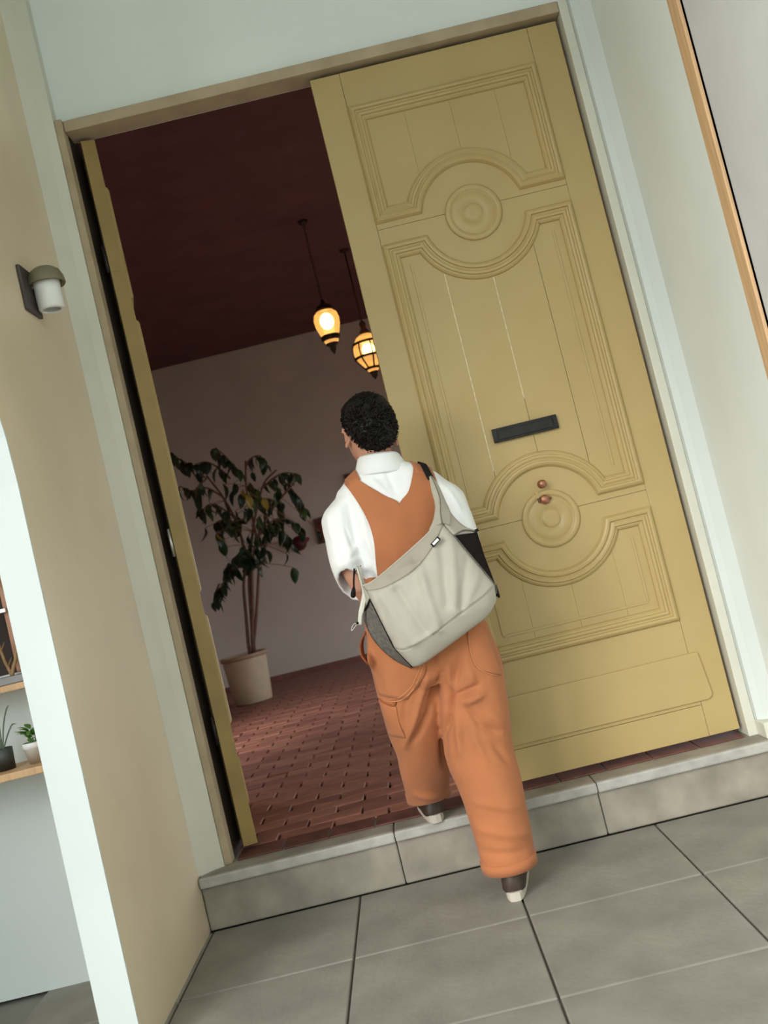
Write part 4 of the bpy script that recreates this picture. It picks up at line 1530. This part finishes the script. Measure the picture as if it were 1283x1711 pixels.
# dense heart of the crown
for k in range(80):
    px, py = random.gauss(424, 36), random.gauss(872, 40)
    if py > 948:
        continue
    a = pp_(px, py, PYP + random.uniform(-.28, .22))
    b = min(tips, key=lambda q: (q - a).length)
    petiole(b, a)
    put_leaf(a, random.uniform(0, 2 * PI), math.radians(random.uniform(-100, -45)), random.uniform(.6, .95), random.choice(cols), random.uniform(-.6, .6))
for k in range(20):
    px, py = random.uniform(395, 442), random.uniform(905, 932)
    a = pp_(px, py, PYP + random.uniform(-.25, .1))
    put_leaf(a, random.uniform(0, 2 * PI), math.radians(random.uniform(-105, -70)), random.uniform(.85, 1.15), random.choice(['leaf_0', 'leaf_1']), random.uniform(-.6, .6))
for (px, py, c_) in ((440, 832, 'leaf_yellow'), (412, 828, 'leaf_yellow'), (384, 873, 'leaf_2'), (363, 890, 'leaf_yellow'), (433, 862, 'leaf_2'), (394, 885, 'leaf_2'), (405, 818, 'leaf_yellow'), (376, 880, 'leaf_2')):
    a = pp_(px, py, PYP - .32)
    b = min(tips, key=lambda q: (q - a).length)
    petiole(b, a)
    put_leaf(a, random.uniform(2.2, 4.0), math.radians(-75), .72, c_, .3)

# ================================================================== WALL PIECES IN THE ROOM
def wall_frame(x0, z0, x1, z1, label, m):
    Y = 9.48
    t = thing('picture_frame', ((x0 + x1) / 2, Y, z0), label, 'picture', 'small framed pictures on the back wall')
    fw = .03
    for r in (((x0, z0), (x1, z0 + fw)), ((x0, z1 - fw), (x1, z1)), ((x0, z0 + fw), (x0 + fw, z1 - fw)), ((x1 - fw, z0 + fw), (x1, z1 - fw))):
        wbuild(MB().box((r[0][0], Y - .02, r[0][1]), (r[1][0], Y + .019, r[1][1])), 'frame_bar', 'frame_wood', t, bevel=.003)
    wbuild(MB().box((x0 + fw, Y, z0 + fw), (x1 - fw, Y + .019, z1 - fw)), 'picture', m, t)


wall_frame(-0.70, 1.19, -0.38, 1.44, 'dark framed red picture on the back wall, beside the white sleeve', 'art_red')
wall_frame(-0.30, 1.62, 0.02, 1.80, 'small brown framed picture on the back wall, behind the neck', 'frame_wood')
# red trumpet-like ornament hanging just under the crown
q = at(500, 908, 9.40)
ot = thing('wall_ornament', (q.x, 9.499, q.z), 'dark red round ornament fixed to the back wall right of the plant', 'ornament')
MB().lathe([(.018, 0.0), (.020, .04), (.045, .055), (.072, .085), (.075, .12), (.058, .15), (.02, .165)], (0, 0, 0), 24, 'Y').build('bowl', 'maroon', ot, smooth=True)
MB().tube([(.03, -.06, .01), (.07, -.05, .02), (.10, -.045, .03)], [.025, .028, .015], 10).build('arm', 'art_red', ot, smooth=True)

# ================================================================== SCONCE ON THE LEFT WALL
sy, sz = 2.87, 1.895
sc = thing('wall_sconce', (XL, sy, sz), 'wall sconce with olive half-round hood over a white glass cylinder', 'lamp')
MB().box((0.0005, -.085, -.065), (.012, .035, .075)).build('back_plate', 'sconce_dark', sc, bevel=.003)
MB().box((.0121, -.020, .015), (.028, .020, .060)).build('arm', 'sconce_olive', sc, bevel=.003)
mb = MB()
hood = []
for yy in (-.040, .040):
    hood.append([Vector((.070 + .062 * math.cos(a), yy, .042 + .052 * math.sin(a))) for a in (PI * k / 16 for k in range(17))])
mb = MB().lathe([(.010, .078), (.030, .075), (.045, .064), (.053, .046), (.056, .026), (.053, .022), (.047, .034), (.036, .044), (.008, .050)], (.056, 0, 0), 32)
mb.build('hood', 'sconce_olive', sc, smooth=True)
gl = MB().lathe([(.012, .050), (.038, .046), (.040, .040), (.039, -.050), (.035, -.056), (.028, -.057), (.027, -.052), (.031, -.048), (.031, .03), (.01, .034)], (.054, 0, 0), 32)
gl.build('glass_cylinder', 'sconce_glass', sc, smooth=True)

# ================================================================== THINGS BEYOND THE ARCH
sf = struct(MB().box((-2.2, 2.84, 0.490), (-1.02, 3.059, 0.512)).build('trim_8', 'pine', bevel=.003), 'light pine shelf under the window ledge beyond the arch', 'shelf')
q = at(60, 1268, 2.93)
wp = thing('potted_plant', (q.x, 2.94, .5125), 'small green leafy plant in a white pot on the pine shelf', 'plant', 'small pots on the pine shelf')
MB().lathe([(.004, .004), (.022, .004), (.023, 0), (.031, .046), (.034, .047), (.0355, .064), (.0325, .065), (.031, .055), (.004, .053)], n=28).build('pot', 'pot_white', wp, smooth=True)
MB().lathe([(.004, .0545), (.02, .056), (.031, .0545)], n=18).build('soil', 'soil', wp, smooth=True)
lfm = leaf_mesh(.036, .009, .3, .3)
f0 = None
for k in range(26):
    a = random.uniform(0, 2 * PI)
    hh = random.uniform(.055, .105)
    r_ = random.uniform(.0, .022)
    if f0 is None:
        f0 = o = obj('leaf', lfm, 'leaf_fresh', wp, smooth=True, solid=.001)
    else:
        o = f0.copy()
        C.objects.link(o)
    o.location = (r_ * math.cos(a), r_ * math.sin(a), hh)
    o.rotation_euler = (random.uniform(-.1, 1.1), 0, a - PI / 2)
    s = random.uniform(.7, 1.15)
    o.scale = (s, s, s)
for k in range(5):
    a = 2 * PI * k / 5
    MB().tube([(.006 * math.cos(a), .006 * math.sin(a), .052), (.012 * math.cos(a), .012 * math.sin(a), .075), (.018 * math.cos(a), .018 * math.sin(a), .10)], .0013, 5).build('stem', 'leaf_fresh', wp)
q = at(6, 1272, 2.93)
dp = thing('potted_plant', (q.x, 2.94, .5125), 'thin stemmed plant in a dark grey pot at the left edge', 'plant', 'small pots on the pine shelf')
MB().lathe([(.004, .004), (.026, .004), (.027, 0), (.029, .065), (.026, .066), (.025, .057), (.004, .055)], n=28).build('pot', 'pot_dark', dp, smooth=True)
for (dx, dz, bend) in ((.055, .075, .02), (.045, .135, -.004), (-.02, .15, .004), (.012, .16, .0), (-.045, .09, -.015)):
    MB().tube(curve_pts([(0, 0, .054), (dx * .35, .003, .054 + dz * .55), (dx * .75, .004, .054 + dz * .9 + bend * .3), (dx, .004, .054 + dz)], 9), [.0024] * 7 + [.0018, .0008], 6).build('stem', 'leaf_greygreen', dp, smooth=True)


def twig(pts, label, r0):
    P3 = [Vector(p) for p in pts]
    t = thing('twig', tuple(P3[0]), label, 'twig', 'twigs leaning by the tan window')
    c_ = curve_pts(P3, 18)
    c_ = [q_ + Vector((random.uniform(-.002, .002), 0, 0)) for q_ in c_]
    m = wbuild(MB().tube(c_, [r0 - r0 * .45 * k / 17 for k in range(18)], 7), 'stick', 'twig', t, smooth=True)
    for k in (5, 9, 13):
        d = Vector((random.choice((-1, 1)) * .018, -.004, .028))
        wbuild(MB().tube([c_[k], c_[k] + d * .6, c_[k] + d], [r0 * .4, r0 * .3, r0 * .15], 5), 'side_shoot', 'twig', t, smooth=True)


def tz(px, py, Y):
    q_ = at(px, py, Y)
    return (q_.x, Y, q_.z)


b0 = tz(28, 1146, 3.0)
twig([(b0[0], 2.985, .7862), tz(26, 1090, 3.0), tz(22, 1020, 3.02), tz(10, 960, 3.03), tz(2, 900, 3.045)], 'long bare twig leaning upright against the tan window', .0065)
b1 = tz(36, 1110, 3.0)
twig([(b0[0] - .012, 3.01, .7862), tz(12, 1112, 3.02), tz(-6, 1070, 3.03), tz(-25, 1020, 3.045)], 'short bare twig slanting left from the window ledge', .006)
twig([(b0[0] + .028, 3.01, .7862), tz(33, 1085, 3.02), tz(24, 1030, 3.03), tz(6, 985, 3.04), tz(-8, 955, 3.045)], 'thin forked twig nearest the white arch lining', .005)
